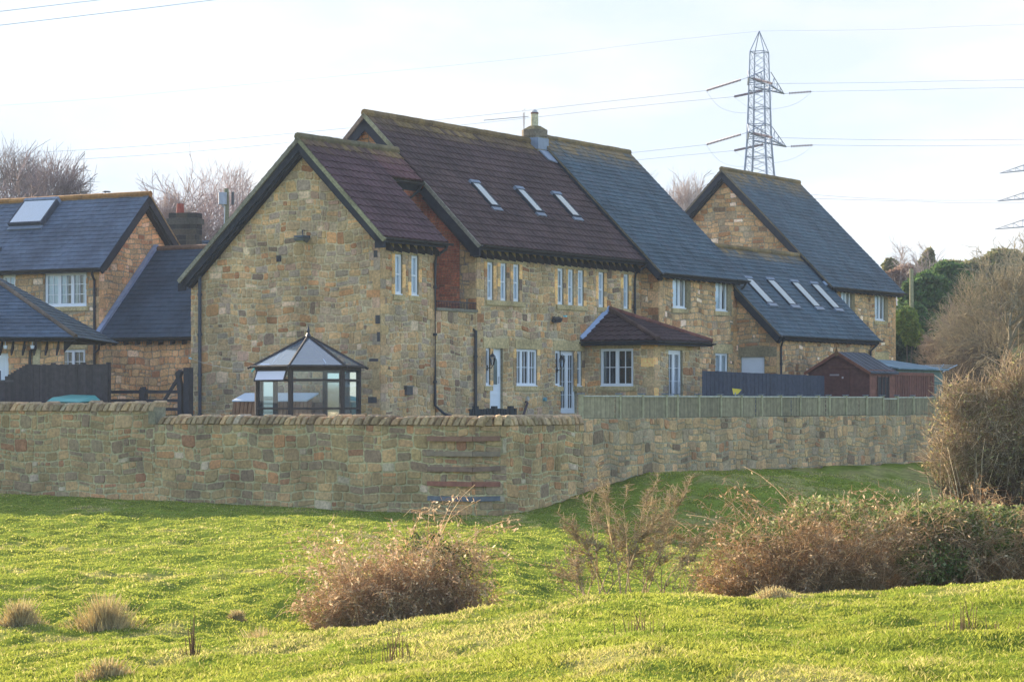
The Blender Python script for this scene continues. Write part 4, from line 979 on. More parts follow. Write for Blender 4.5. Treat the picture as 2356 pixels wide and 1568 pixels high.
def link():
    T = Thing('stone_building', 'low orange stone link building with dark slate roof beside the left house', 'building', (0, 7.0, -1.0))
    rng = random.Random(19); mb = MB(); pf = gable(.02); out = [(-15.16, -1.1), (-7.0, -1.1), (-7.0, 2.42), (-15.16, 2.42)]
    wall_base(mb, pf, out, [], (.42, .31, .2)); stones(mb, pf, out, [], ST_WARM, 91, hr=(.14, .3), wr=(.14, .38))
    T.part('wall', mb, M_stone); rm = MB(); pr = slopeF(-.30, 2.17); Ls = 3.2*r2
    roof_slope(rm, pr, [(-15.13, 0), (-6.0, 0), (-6.0, Ls), (-15.13, Ls)], 'slate', 92, moss=.1, base=(.04, .046, .064)); roof_slope(rm, slopeB(6.1, 2.17), [(6, 0), (15.13, 0), (15.13, Ls), (6, Ls)], 'slate', 93)
    ro = T.part('roof', rm, M_slate); ridge(T, (2.9, 6, 5.38), (2.9, 15.1, 5.38), ro, rng, col=(.2, .11, .07), r=.1, moss=.1)
    m = MB(); m.prism(pr, [(-15.12, .0), (-14.93, 0), (-14.93, Ls+.1), (-15.12, Ls+.1)], .03, .13, (.30, .35, .46)); T.part('flashing', m, M_metal, ro)
    f = MB(); f.box(gable(-.27), -15.1, -7, 2.05, 2.17, -.02, 0, BLK); rafters(f, 7.2, 15, -.0, 2.28, .26, .5, axis='q'); T.part('fascia', f, M_wood)
    gutter(T, 7.0, 15.1, -.36, 2.16, axis='q'); downpipe(T, [(-.36, 14.85, 2.1), (-.2, 15.0, 1.8), (-.12, 15.3, 1.65)], .035)
link()
def garage():
    at = tuple(px(75, 800, 76.5)); at = (at[0], at[1], -1.0)
    T = Thing('stone_building', 'hipped slate roofed outbuilding with a white door at the left edge', 'building', at, house=False)
    rng = random.Random(23); mb = MB(); Y = 76.5; pf = Pl((0, Y, 0), (1, 0, 0), (0, 0, 1)); X = lambda x: (x-1178)/5850*Y
    dr = (X(-45), X(20), -1.0, 1.48); xr = X(147)
    wall_base(mb, pf, [(-24, -1.1), (xr, -1.1), (xr, 1.95), (-24, 1.95)], [dr], (.46, .33, .2))
    stones(mb, pf, [(-18, -1.1), (xr, -1.1), (xr, 1.95), (-18, 1.95)], [dr, (X(76), X(93), -1.1, 1.95)], ST_WARM, 95, hr=(.14, .28), wr=(.16, .4))
    dressed(mb, pf, X(76), X(93), -1.0, 1.6, rng, .04, col=(.58, .46, .26))  # pale yellow strip, sunlight on the wall corner painted into its colour
    mb.box(pf, -24, xr-.002, -1.1, 1.94, -.16, -.145, (.3, .22, .14)); mb.face([(xr, Y, -1.1), (xr, Y+.15, -1.1), (xr, Y+.15, 1.95), (xr, Y, 1.95)], (.44, .32, .2)); T.part('wall', mb, M_stone)
    a, b = dr[0], dr[1]
    d = MB(); d.box(pf, a, b, -1, 1.48, -.14, -.06, WHITE); d.box(pf, a+.1, b-.12, -.2, 1.34, -.06, -.045, (.72, .72, .72)); d.box(pf, a+.22, b-.24, 0, .95, -.045, -.04, (.06, .06, .09)); T.part('door', d, M_paint)
    z0 = 1.94; ang = 31.5; ye = Y-.42; xe = X(180); hgt = 2.6; run = hgt/math.tan(R(ang)); Ls = hgt/math.sin(R(ang)); c_, s_ = math.cos(R(ang)), math.sin(R(ang))
    ps = Pl((0, ye, z0), (1, 0, 0), (0, c_, s_)); pb = Pl((0, ye+2*run, z0), (-1, 0, 0), (0, -c_, s_)); pe = Pl((xe, ye, z0), (0, 1, 0), (-c_, 0, s_))
    rm = MB(); roof_slope(rm, ps, [(-24, 0), (xe, 0), (xe-run, Ls), (-24, Ls)], 'slate', 96, base=(.08, .10, .14)); roof_slope(rm, pe, [(0, 0), (2*run, 0), (run, Ls)], 'slate', 97)
    roof_slope(rm, pb, [(-xe, 0), (24, 0), (24, Ls), (-xe+run, Ls)], 'slate', 98)
    ro = T.part('roof', rm, M_slate); ridge(T, (xe, ye, z0+.03), (xe-run, ye+run, z0+hgt+.03), ro, rng, col=(.13, .095, .075), r=.07, moss=.15, name='hip_tiles')
    f = MB(); f.box(Pl((0, ye+.02, 0), (1, 0, 0), (0, 0, 1)), -24, xe-.03, z0-.12, z0, -.02, 0, BLK); rafters(f, X(-60), xr, Y, z0-.06, .38, .34, drop=.18)
    f.face([(-24, ye, z0-.1), (xe, ye, z0-.1), (xe, Y+5, z0-.1), (-24, Y+5, z0-.1)], BLK)
    f.prism(Pl((0, Y, 0), (1, 0, 0), (0, 0, 1)), [(xr, z0-.1), (xr, z0-.45), (xe-.12, z0-.1)], -.05, 0, BLK); T.part('fascia', f, M_wood)
    gutter(T, -24, xe+.05, ye-.05, z0); downpipe(T, [(X(90), ye-.02, 1.88), (X(84), Y-.2, 1.70), (X(71), Y-.09, 1.52), (X(70), Y-.08, 1.3), (X(70), Y-.08, -1)], .045)
    for x in (80, 18):
        m = MB(); x = X(x); m.tube([(x, ye+.05, 1.86), (x, ye+.05, 1.70)], .012, (.5, .5, .5), 5); m.tube([(x, ye+.05, 1.70), (x, ye+.05, 1.60)], [.07, .05], (.7, .72, .75), 8); T.part('security_lamp', m, M_metal)
garage()
def back_house():
    T = Thing('stone_house', 'half hidden slate roofed house with dark square chimney behind the link building', 'house', tuple(px(420, 900, 108)-Vector((0, 0, 1))), house=False)
    bx = px(420, 485, 108); rng = random.Random(29)
    fr = Pl((bx.x, 108, 0), (math.cos(R(-12)), math.sin(R(-12)), 0), (0, 0, 1))
    mb = MB(); mb.box(fr, -6, 2.6, -1.2, 4.6, -6, -.6, (.3, .25, .18)); T.part('wall', mb, M_stone)
    rm = MB(); rp_ = Pl(fr.p(0, 4.5, -.4), fr.A, Vector((0, 0, 1))*.7071-fr.N*.7071)
    roof_slope(rm, rp_, [(-6, 0), (2.9, 0), (2.9, 3.6), (-6, 3.6)], 'slate', 97, base=(.05, .06, .08)); ro = T.part('roof', rm, M_slate)
    m = MB(); m.box(rp_, .65, .85, 0, 3.6, .02, .12, (.3, .36, .46)); T.part('flashing', m, M_metal, ro)
    m = MB(); DK = [((.05, .045, .04), 5), ((.035, .03, .03), 3), ((.09, .07, .05), 2)]
    def pick(rng, pal): return rng.choice(pal)[0]
    m.box(fr, -.62, .62, 4.5, 7.9, -.7, 0, (.11, .1, .09))
    side = Pl(fr.p(.62, 0, 0), -fr.N, (0, 0, 1), fr.A)
    for P, w in ((fr, (-.62, .62)), (side, (0, .7))):
        b = 5.; k = 0
        while b < 7.85:
            a = w[0]
            while a < w[1]-.02:
                ww = min(rng.uniform(.28, .5), w[1]-a); m.box(P, a+.008, a+ww-.008, b+.008, b+.22, -.01, .02, pick(rng, DK)); a += ww
            b += .235
    m.box(fr, -.70, .70, 7.55, 7.80, -.78, .07, (.09, .08, .065)); m.box(fr, -.6, .6, 7.9, 8.02, -.65, -.05, (.24, .2, .13)); ch = T.part('chimney', m, M_stone)
    m = MB(); c = fr.p(-.22, 8.0, -.35); m.tube([c, c+Vector((0, 0, .1)), c+Vector((0, 0, .45))], [.19, .17, .14], (.32, .07, .045), 12)
    m.tube([c+Vector((-.1, 0, .45)), c+Vector((0, 0, .68)), c+Vector((.1, 0, .45))], .008, (.3, .3, .3), 4); T.part('chimney_pot', m, M_tile, ch)
back_house()

# ================================================================= GARDEN THINGS
def gazebo():
    sc_, q0 = -8.6, .23; cx = Vector((sc_, q0, 0)); T = Thing('glass_summerhouse', 'dark framed glass summerhouse with pointed hexagonal roof in front of the gable', 'summerhouse', (sc_, q0, -1.0))
    Rr = 1.45; DK = (.055, .042, .036)
    # screen right in house frame: (Ux, -Uy) for (s, q)
    def crn(r, k, z, off=105):
        a = R(off-60*k); wx, wy = math.cos(a)*r, -math.sin(a)*r       # world offsets, y towards camera negative
        return Vector((sc_+wx*Ux+wy*Uy, q0-wx*Uy+wy*Ux, z))
    zE, z0 = .98, -1.0
    for k in range(6):
        m = MB(); m.tube([crn(Rr, k, z0), crn(Rr, k, zE)], .075, DK, 6); T.part('post', m, M_wood)
    fr = MB()
    for k in range(6):
        a, b = crn(Rr, k, 0), crn(Rr, k+1, 0); A = (b-a).normalized(); ln = (b-a).length; pl = Pl(a, A, (0, 0, 1))
        for z, h in ((zE-.10, .10), (.60, .05), (-.20, .05), (-.62, .06)): fr.box(pl, .04, ln-.04, z, z+h, -.04, .04, DK)
        fr.box(pl, .05, ln-.05, -1.0, -.45, -.03, .03, (.30, .26, .18))
    f = T.part('frame', fr, M_wood)
    for k in range(6):
        a, b = crn(Rr, k, 0), crn(Rr, k+1, 0); A = (b-a).normalized(); ln = (b-a).length; pl = Pl(a, A, (0, 0, 1))
        g = MB(); g.face([pl.p(.06, -.44, 0), pl.p(ln-.06, -.44, 0), pl.p(ln-.06, .88, 0), pl.p(.06, .88, 0)], (.5,)*3); T.part('pane', g, M_gazglass)
    # open top vents (tilted out) on the left and right faces
    for k in (5,):
        a, b = crn(Rr, k, 0), crn(Rr, k+1, 0); A = (b-a).normalized(); ln = (b-a).length; N_ = A.cross(Vector((0, 0, 1)))
        if (pl.p(0, 0, 0)-cx).length < 0: pass
        mid = (a+b)/2-cx; mid.z = 0
        if N_.dot(mid) < 0: N_ = -N_
        B_ = (Vector((0, 0, 1))*.93-N_*.36); pv = Pl(a+Vector((0, 0, .90))-B_*.34+N_*.06, A, B_)
        m = MB()
        for (u0, u1, v0, v1) in ((.07, ln-.07, 0, .04), (.07, ln-.07, .30, .34), (.07, .11, .04, .30), (ln-.11, ln-.07, .04, .30)): m.box(pv, u0, u1, v0, v1, -.015, .02, DK)
        o = T.part('vent', m, M_wood); m = MB(); m.box(pv, .11, ln-.11, .04, .30, 0, .012, (.70, .68, .74)); T.part('pane', m, M_paint, o)
    ap = Vector((sc_, q0, 1.86)); Re = 1.60
    for k in range(6):
        a, b = crn(Re, k, zE+.03), crn(Re, k+1, zE+.03)
        m = MB(); m.idx([a, b, ap], [(0, 1, 2)], (.5,)*3); T.part('roof_pane', m, M_gazroof)
    rf = MB()
    for k in range(6):
        a, b = crn(Re+.02, k, zE+.02), crn(Re+.02, k+1, zE+.02); rf.tube([a, ap+Vector((0, 0, .02))], .035, DK, 5); rf.tube([a, b], .045, DK, 6)
        o = crn(Re+.13, k, zE-.03); rf.tube([a, o], .04, DK, 5)
    T.part('roof_frame', rf, M_wood)
    m = MB(); m.tube([ap, ap+Vector((0, 0, .06)), ap+Vector((0, 0, .10)), ap+Vector((0, 0, .17)), ap+Vector((0, 0, .33))], [.09, .06, .035, .045, .004], (.03, .03, .04), 8); T.part('finial', m, M_black)
M_gazroof = glass_mat('summerhouse_roof_glass', (.5, .6, .75), 2.6, .25)
gazebo()

def white_box():
    T = Thing('garden_store', 'slatted orange wooden store with a sloping pale lid against the gable', 'store', (-6.5, 3.1, -1.0))
    m = MB(); pl = gable(-6.5); W_ = (.36, .19, .10)
    for i in range(20):
        a = -4.62+i*.145; m.prism(pl, [(a-.0, -1), (a+.11, -1), (a+.27, .03), (a+.16, .03)], -.02, .02, tuple(x*(.85+.3*((i*7) % 5)/5) for x in W_))
    m.box(pl, -4.5, -1.7, -1, .0, -.7, -.3, (.2, .12, .08)); T.part('slatted_front', m, M_wood)
    m = MB(); V = [pl.p(-4.48, .02, .06), pl.p(-1.75, .02, .06), pl.p(-1.72, .24, -.5), pl.p(-4.42, .24, -.5)]; V2 = [v+Vector((0, 0, .04)) for v in V]
    m.idx(V+V2, [(3, 2, 1, 0), (4, 5, 6, 7), (0, 1, 5, 4), (1, 2, 6, 5), (2, 3, 7, 6), (3, 0, 4, 7)], (.74, .80, .84)); T.part('lid', m, M_paint)
white_box()

# clothes line from the gable corner to the summerhouse
m = MB(); A = H2W(-5.45, 6.97, 1.36); B = H2W(-8.6, 2.1, .93); pts = [A.lerp(B, k/10.)-Vector((0, 0, .10*math.sin(math.pi*k/10))) for k in range(11)]
m.tube(pts, .005, (.16, .2, .24), 5); m.tube([B+Vector((-.1, 0, -.06)), B+Vector((0, 0, .05))], .03, (.2, .55, .45), 6); m.tube([A, A+Vector((.08, -.05, -.03))], .025, (.2, .55, .6), 6)
single('washing_line', m, M_bark, 'thin pale washing line running from the gable corner to the summerhouse', 'washing line', tuple(A), house=False)

def gate():
    T = Thing('field_gate', 'dark timber field gate with diagonal brace beside the tall post left of the gable', 'gate', (-9.5, 4.06, -1.0)); pl = gable(-9.5); DK = (.045, .040, .042)
    m = MB()
    for z, a0 in ((.30, -6.75), (.05, -6.75), (-.2, -6.75), (-.45, -6.75)): m.box(pl, a0, -4.10, z-.045, z+.045, -.03, .03, DK)
    T.part('bars', m, M_wood)
    m = MB(); m.prism(pl, [(-4.16, -.55), (-4.02, -.55), (-4.01, .45), (-4.08, .72), (-4.0, .88), (-4.10, .94), (-4.24, .84), (-4.18, .55), (-4.14, .2)], -.06, .06, DK); T.part('stile', m, M_wood)
    m = MB(); m.prism(pl, [(-5.02, -.30), (-4.92, -.30), (-4.04, .80), (-4.14, .84)], -.05, -.0, DK); T.part('brace', m, M_wood)
    m = MB(); m.box(pl, -5.56, -5.36, -1, .38, -.10, .06, DK); m.tube([pl.p(-5.51, .38, 0), pl.p(-5.51, .44, 0)], .05, DK, 6); m.tube([pl.p(-5.41, .38, 0), pl.p(-5.41, .45, 0)], .05, DK, 6); T.part('middle_post', m, M_wood)
    g = MB(); g.box(pl, -3.90, -3.70, -1.0, .99, -.1, .1, (.04, .038, .042)); single('gate_post', g, M_wood, 'stout black gate post standing between the field gate and the gable downpipe', 'post', (-9.5, 3.8, -1.0))
gate()
def left_fence():
    T = Thing('panel_fence', 'dark brown close boarded fence with sloping left shoulder behind the wall', 'fence', (-10.5, 7.5, -1.0)); pl = gable(-10.5); rng = random.Random(3)
    m = MB(); a = -9.85
    while a < -5.93:
        k = rng.uniform(.8, 1.15); zt = 1.10 if a > -9.1 else .77+(a+9.85)*.44
        m.box(pl, a, a+.108, -1, zt+rng.uniform(-.01, .01), -.01, .012+rng.uniform(0, .008), (.060*k, .048*k, .046*k)); a += .112
    T.part('boards', m, M_wood)
    for a in (-8.1, -6.95, -6.02):
        m = MB(); m.box(pl, a, a+.1, -1, 1.15, -.12, -.02, (.05, .042, .04)); T.part('post', m, M_wood)
    m = MB(); m.box(pl, -20, -9.86, -1, .62, -.03, .01, (.07, .055, .055)); m.box(pl, -20, -9.5, .60, .66, -.04, .03, (.1, .09, .085)); T.part('low_panel', m, M_wood)
left_fence()
def bin_():
    T = Thing('wheelie_bin', 'teal green wheelie bin lid showing above the coping in front of the dark fence', 'bin', (-11.45, 6.58, -1.0)); pl = gable(-11.6); G = (.07, .20, .17)
    m = MB(); P = [pl.p(a, z, d) for z, w, dd in ((-.85, .38, .30), (.02, .52, .36)) for a, d in ((-6.58-w, 0), (-6.58+w, 0), (-6.58+w, -2*dd), (-6.58-w, -2*dd))]
    m.idx(P, [(3, 2, 1, 0), (0, 1, 5, 4), (1, 2, 6, 5), (2, 3, 7, 6), (3, 0, 4, 7), (4, 5, 6, 7)], G); T.part('body', m, M_paint)
    m = MB(); P = [pl.p(-7.2, .03, .08), pl.p(-5.98, .0, .08), pl.p(-5.95, .06, -.8), pl.p(-7.2, .06, -.8), pl.p(-7.05, .14, .0), pl.p(-6.12, .09, .0), pl.p(-6.1, .20, -.72), pl.p(-7.0, .22, -.72)]
    m.idx(P, [(3, 2, 1, 0), (4, 5, 6, 7), (0, 1, 5, 4), (1, 2, 6, 5), (2, 3, 7, 6), (3, 0, 4, 7)], (.10, .33, .29)); m.tube([pl.p(-7.0, .15, -.78), pl.p(-6.1, .15, -.78)], .03, (.06, .1, .1), 6); T.part('lid', m, M_paint)
    for a in (-6.95, -6.25):
        m = MB(); m.tube([pl.p(a, -.88, -.7), pl.p(a+.06, -.88, -.7)], .11, (.02, .02, .02), 12); T.part('wheel', m, M_black)
bin_()
def low_fence():
    T = Thing('low_picket_fence', 'low black picket fence below the two downpipes in front of the white door', 'fence', (-3, -2.6, -.8)); pl = facade(-2.6); rng = random.Random(4); K = (.030, .034, .036)
    a0, a1 = -4.55, -2.02
    m = MB(); a = a0
    while a < a1: m.box(pl, a, a+.13, -1.0, -.18+rng.uniform(-.02, .01), 0, .02, K); a += .158
    m.box(pl, a0, a1, -.25, -.20, -.03, 0, K); T.part('pickets', m, M_wood)
    for a in (a0+.25, a0+1.3, a1-.3):
        m = MB(); m.box(pl, a, a+.2, -1.0, -.11, -.06, .05, K); T.part('post', m, M_wood)
low_fence()
def trellis():
    T = Thing('trellis_fence', 'low weathered trellis fence with capped posts running along the top of the field wall', 'fence', (-7.4, -7.95, -.45)); pl = facade(-7.95); rng = random.Random(6)
    W_ = (.34, .29, .17); a0, a1 = -7.43, 22.
    posts = [-7.43, -5.29, -3.97, -2.53, -1.84, -.47, .97, 2.37, 3.79, 5.19, 6.63, 8.02, 8.88, 10.24, 11.92, 13.36, 14.62, 16.05, 18.0, 19.8, 22.]
    for i, (x0, x1) in enumerate(zip(posts, posts[1:])):
        m = MB(); a = x0+.08; c = jit(rng, .85, 1.15, W_)
        while a < x1-.03:
            if rng.random() > .02: m.box(pl, a, a+.030, -.43, .15, 0, .018, jit(rng, .8, 1.15, c))
            a += .060
        for z in (-.34, -.2, -.06, .08): m.box(pl, x0+.06, x1, z, z+.03, -.02, 0, tuple(x*.8 for x in c))
        dz = -.05 if i in (15,) else 0
        m.box(pl, x0+.05, x1, .15+dz, .19+dz, -.03, .04, (.48, .46, .36)); T.part('trellis_panel', m, M_wood)
    for a in posts:
        m = MB(); m.box(pl, a-.04, a+.05, -.5, .22, -.05, .06, (.36, .32, .18)); m.box(pl, a-.07, a+.08, .22, .25, -.08, .09, (.16, .18, .2)); T.part('post', m, M_wood)
trellis()
def charcoal():
    T = Thing('slatted_fence', 'tall charcoal grey slatted garden fence in front of the white side door', 'fence', (11, -4.6, -.45)); pl = facade(-4.6); rng = random.Random(8); K = (.050, .056, .078)
    a = 6.45; m = MB(); i = 0
    while a < 15.9:
        g = .035 if a < 11.5 else .012
        zt = 1.02-.0085*(a-6.4)
        m.box(pl, a, a+.30-g, -.5, zt+rng.uniform(-.008, .008), 0, .02, jit(rng, .9, 1.1, K)); a += .30; i += 1
    for z in (-.2, .75): m.box(pl, 6.5, 15.9, z, z+.07, -.04, -.005, (.04, .045, .06))
    T.part('boards', m, M_wood)
charcoal()
m = MB(); c = Vector(H2W(5.0, -6.5, 0)); c.z = .30
m.tube([c+Vector((0, 0, -.75)), c+Vector((0, 0, .0))], .02, (.3, .3, .3), 6)
m.idx([c+Vector(v) for v in ((-.06, 0, -.05), (.07, .02, -.06), (.2, .0, .1), (.10, .02, .12), (-.1, 0, .14), (.02, .05, .02))], [(0, 1, 2, 3, 4), (0, 4, 5), (1, 5, 2), (4, 3, 5)], (.75, .55, .05))
single('garden_windmill', m, M_paint, 'small yellow ornament on a stick at the near end of the charcoal fence', 'ornament', tuple(c+Vector((0, 0, -.75))), house=False)

def shed():
    T = Thing('garden_shed', 'reddish brown wooden garden shed with felt roof and finial', 'shed', (18, -4.3, -.45)); pg = gable(18.0); ps = facade(-5.5); rng = random.Random(9)
    RB = (.125, .052, .040); m = MB(); p0, p1, pm, ze, za = 3.12, 5.5, 4.30, 1.10, 1.80
    hull = [(p0, -.5), (p1, -.5), (p1, ze), (pm, za), (p0, ze)]
    m.face([pg.p(a, b, -.01) for a, b in hull], RB)
    for b in np.arange(-.5, 1.8, .12):
        P = clip([(p0, b), (p1, b), (p1, b+.118), (p0, b+.118)], hull)
        if len(P) > 2: m.prism(pg, P, 0, .012+rng.uniform(0, .004), jit(rng, .92, 1.08, RB))
    for b in np.arange(-.5, 1.08, .12): m.box(ps, 18.02, 20.35, b, b+.118, -.01, .014, jit(rng, 1.38, 1.62, (.15, .06, .04)))
    m.face([(20.35, -5.5, -.5), (20.35, -3.12, -.5), (20.35, -3.12, 1.1), (20.35, -pm, za), (20.35, -5.5, 1.1)], RB); m.face([(18, -3.12, -.5), (20.35, -3.12, -.5), (20.35, -3.12, 1.1), (18, -3.12, 1.1)], RB)
    T.part('wall', m, M_wood)
    m = MB(); 
    for sg, pe in ((1, p1+.12), (-1, p0-.12)):
        V = [(s, -p, z) for s in (17.86, 20.5) for p, z in ((pm, za+.03), (pe, ze-.04+.03), (pe, ze-.07), (pm, za-.02))]
        m.idx(V, [(0, 1, 2, 3), (7, 6, 5, 4), (0, 4, 5, 1), (1, 5, 6, 2), (2, 6, 7, 3), (3, 7, 4, 0)], (.065, .070, .085))
    for k in range(5): 
        s = 18.3+k*.5; m.tube([(s, -pm, za+.035), (s, -p1-.12, ze-.01)], .012, (.05, .055, .065), 4)
    T.part('roof', m, M_slate)
    m = MB(); pv = gable(17.86); verge(m, pv, p1+.13, ze-.02, pm, za+.05, .10, 0, .03, (.20, .075, .045)); verge(m, pv, pm, za+.05, p0-.13, ze-.02, .10, 0, .03, (.20, .075, .045))
    m.prism(pv, [(pm-.10, za-.06), (pm, za-.14), (pm+.10, za-.06), (pm+.04, za+.07), (pm, za+.24), (pm-.04, za+.07)], .03, .05, (.19, .10, .04)); T.part('bargeboard', m, M_wood)
    m = MB(); m.box(pg, 4.0, 4.75, -.5, 1.2, .016, .05, (.115, .048, .038)); m.box(pg, 3.95, 4.95, 1.24, 1.30, .01, .06, (.15, .06, .04)); d = T.part('door', m, M_wood)
    m = MB(); m.box(pg, 3.98, 4.35, .96, 1.02, .05, .06, (.32, .26, .26)); m.box(pg, 4.46, 4.52, .86, .93, .05, .07, (.5, .42, .4)); T.part('hinge', m, M_metal, d)
    m = MB(); m.box(ps, 18.7, 19.75, .05, .92, .014, .03, (.035, .03, .03)); 
    for x in (18.66, 19.05, 19.38, 19.72): m.box(ps, x, x+.06, .0, .96, .03, .05, (.10, .055, .045))
    w = T.part('window', m, M_wood)
shed()
def brown_fence():
    T = Thing('board_fence', 'reddish brown vertical board fence beyond the shed', 'fence', (23, -5.2, -.45)); pl = facade(-5.2); rng = random.Random(12); m = MB(); a = 20.9
    while a < 24.9: m.box(pl, a, a+.19, -.5, 1.06, 0, .02, jit(rng, .8, 1.15, (.17, .065, .045))); a += .23
    m.box(pl, 20.9, 24.9, -.5, 1.0, -.03, -.005, (.05, .02, .016)); m.box(pl, 20.9, 24.9, 1.0, 1.12, -.02, .04, (.2, .075, .05)); T.part('boards', m, M_wood)
    T2 = Thing('garden_shed', 'pale green shed with a flat sloping roof behind the brown board fence', 'shed', (24, -3.8, -.45)); GR = (.15, .21, .18)
    m = MB(); ps = facade(-4.8)
    m.box(ps, 22.3, 26.9, -.5, 1.28, -2., 0, GR)
    for b in np.arange(-.5, 1.2, .13): m.box(ps, 24.9, 26.9, b, b+.125, 0, .012, jit(rng, .9, 1.1, GR))
    T2.part('wall', m, M_wood)
    m = MB(); V = [(22.0, -5.0, 1.24), (27.1, -5.0, 1.24), (27.1, -2.6, 1.62), (22.0, -2.6, 1.62)]; m.idx(V+[(a, b, c+.05) for a, b, c in V], [(3, 2, 1, 0), (4, 5, 6, 7), (0, 1, 5, 4), (1, 2, 6, 5), (2, 3, 7, 6), (3, 0, 4, 7)], (.17, .26, .30)); T2.part('roof', m, M_slate)
brown_fence()
def airer():
    c = px(2150, 860, 100); T = Thing('rotary_airer', 'silver rotary washing line spread out beyond the green shed', 'rotary airer', (c.x, c.y, -.4), house=False); c = Vector((c.x, c.y, 1.05)); SV = (.5, .58, .68)
    m = MB(); m.tube([(c.x, c.y, -.4), c], .025, SV, 6); T.part('pole', m, M_metal); tips = []
    for k in range(4):
        a = R(12+90*k); t = c+Vector((math.cos(a)*.95, math.sin(a)*.95, .42)); tips.append(t); m = MB(); m.tube([c, t], .02, SV, 5); T.part('arm', m, M_metal)
    m = MB()
    for f in (.35, .5, .65, .8, .95):
        for k in range(4): m.tube([c.lerp(tips[k], f), c.lerp(tips[(k+1) % 4], f)], .006, (.6, .63, .6), 4)
    T.part('line', m, M_paint)
airer()

# ================================================================= POLES, PYLONS, POWER LINES
def poles():
    b = px(521, 925, 118); T = Thing('utility_pole', 'wooden pole carrying a grey transformer can behind the tall gable', 'utility pole', tuple(b), house=False)
    t = px(521, 434, 118); m = MB(); m.tube([b, t], [.15, .11], (.17, .17, .10), 8); T.part('pole', m, M_bark)
    c = px(514, 455, 118)-Vector((0, .3, 0)); m = MB(); m.tube([c+Vector((.0, 0, .22)), c+Vector((.0, 0, -.33))], .2, (.32, .34, .38), 12); m.tube([c+Vector((.0, 0, -.33)), c+Vector((.02, 0, -.45))], .05, (.3, .32, .35), 6); T.part('transformer', m, M_metal)
    m = MB(); m.box(Pl((c.x+.4, 117.8, c.z), (1, 0, 0), (0, 0, 1)), 0, .12, -.35, .25, 0, .1, (.05, .05, .05)); m.tube([c+Vector((.1, 0, -.4)), c+Vector((.06, 0, -1.6))], .025, (.5, .5, .5), 5); T.part('fuse_gear', m, M_black)
    b = px(2097, 925, 125); t = px(2097, 618, 125); m = MB(); m.tube([b, t], [.13, .10], (.30, .27, .15), 8)
    single('utility_pole', m, M_bark, 'bare wooden pole rising out of the dark bushes on the right', 'utility pole', tuple(b), house=False)
    for x, y0, y1, k, lab in ((208, 410, 460, 0, 'thin mast aerial standing up behind the left slate roof'),):
        b = px(x, y1, 105); t = px(x, y0, 105); m = MB(); m.tube([b, t], .018, (.35, .35, .36), 5)
        for dz in (0, -.07, -.14): m.tube([t+Vector((-.13, 0, dz)), t+Vector((.15, .1, dz))], .008, (.35, .35, .36), 4)
        m.tube([t+Vector((-.13, 0, 0)), t+Vector((-.13, 0, -.14))], .008, (.35, .35, .36), 4); m.tube([t+Vector((.15, .1, 0)), t+Vector((.15, .1, -.14))], .008, (.35, .35, .36), 4)
        single('tv_aerial', m, M_metal, lab, 'aerial', tuple(b), house=False)
    for x, y, lab in ((245, 441, 'small flat topped chimney cowl right of the mast aerial behind the left roof'), (192, 440, 'chimney cowl with pointed cap left of the mast aerial behind the left roof')):
        c = px(x, y, 103); m = MB(); m.tube([c+Vector((0, 0, -.6)), c+Vector((0, 0, -.08))], .10, (.12, .11, .11), 10)
        m.tube([c+Vector((0, 0, -.02)), c+Vector((0, 0, .02))], [.19, .15] if x > 200 else [.2, .02], (.07, .07, .08), 12)
        for k in range(3): m.tube([c+Vector((.09*math.cos(k*2.1), .09*math.sin(k*2.1), -.1)), c+Vector((.12*math.cos(k*2.1), .12*math.sin(k*2.1), 0))], .01, (.07, .07, .08), 4)
        single('chimney_cowl', m, M_black, lab, 'chimney cowl', tuple(c+Vector((0, 0, -.6))), house=False)
poles()
STEEL = (.25, .27, .33)
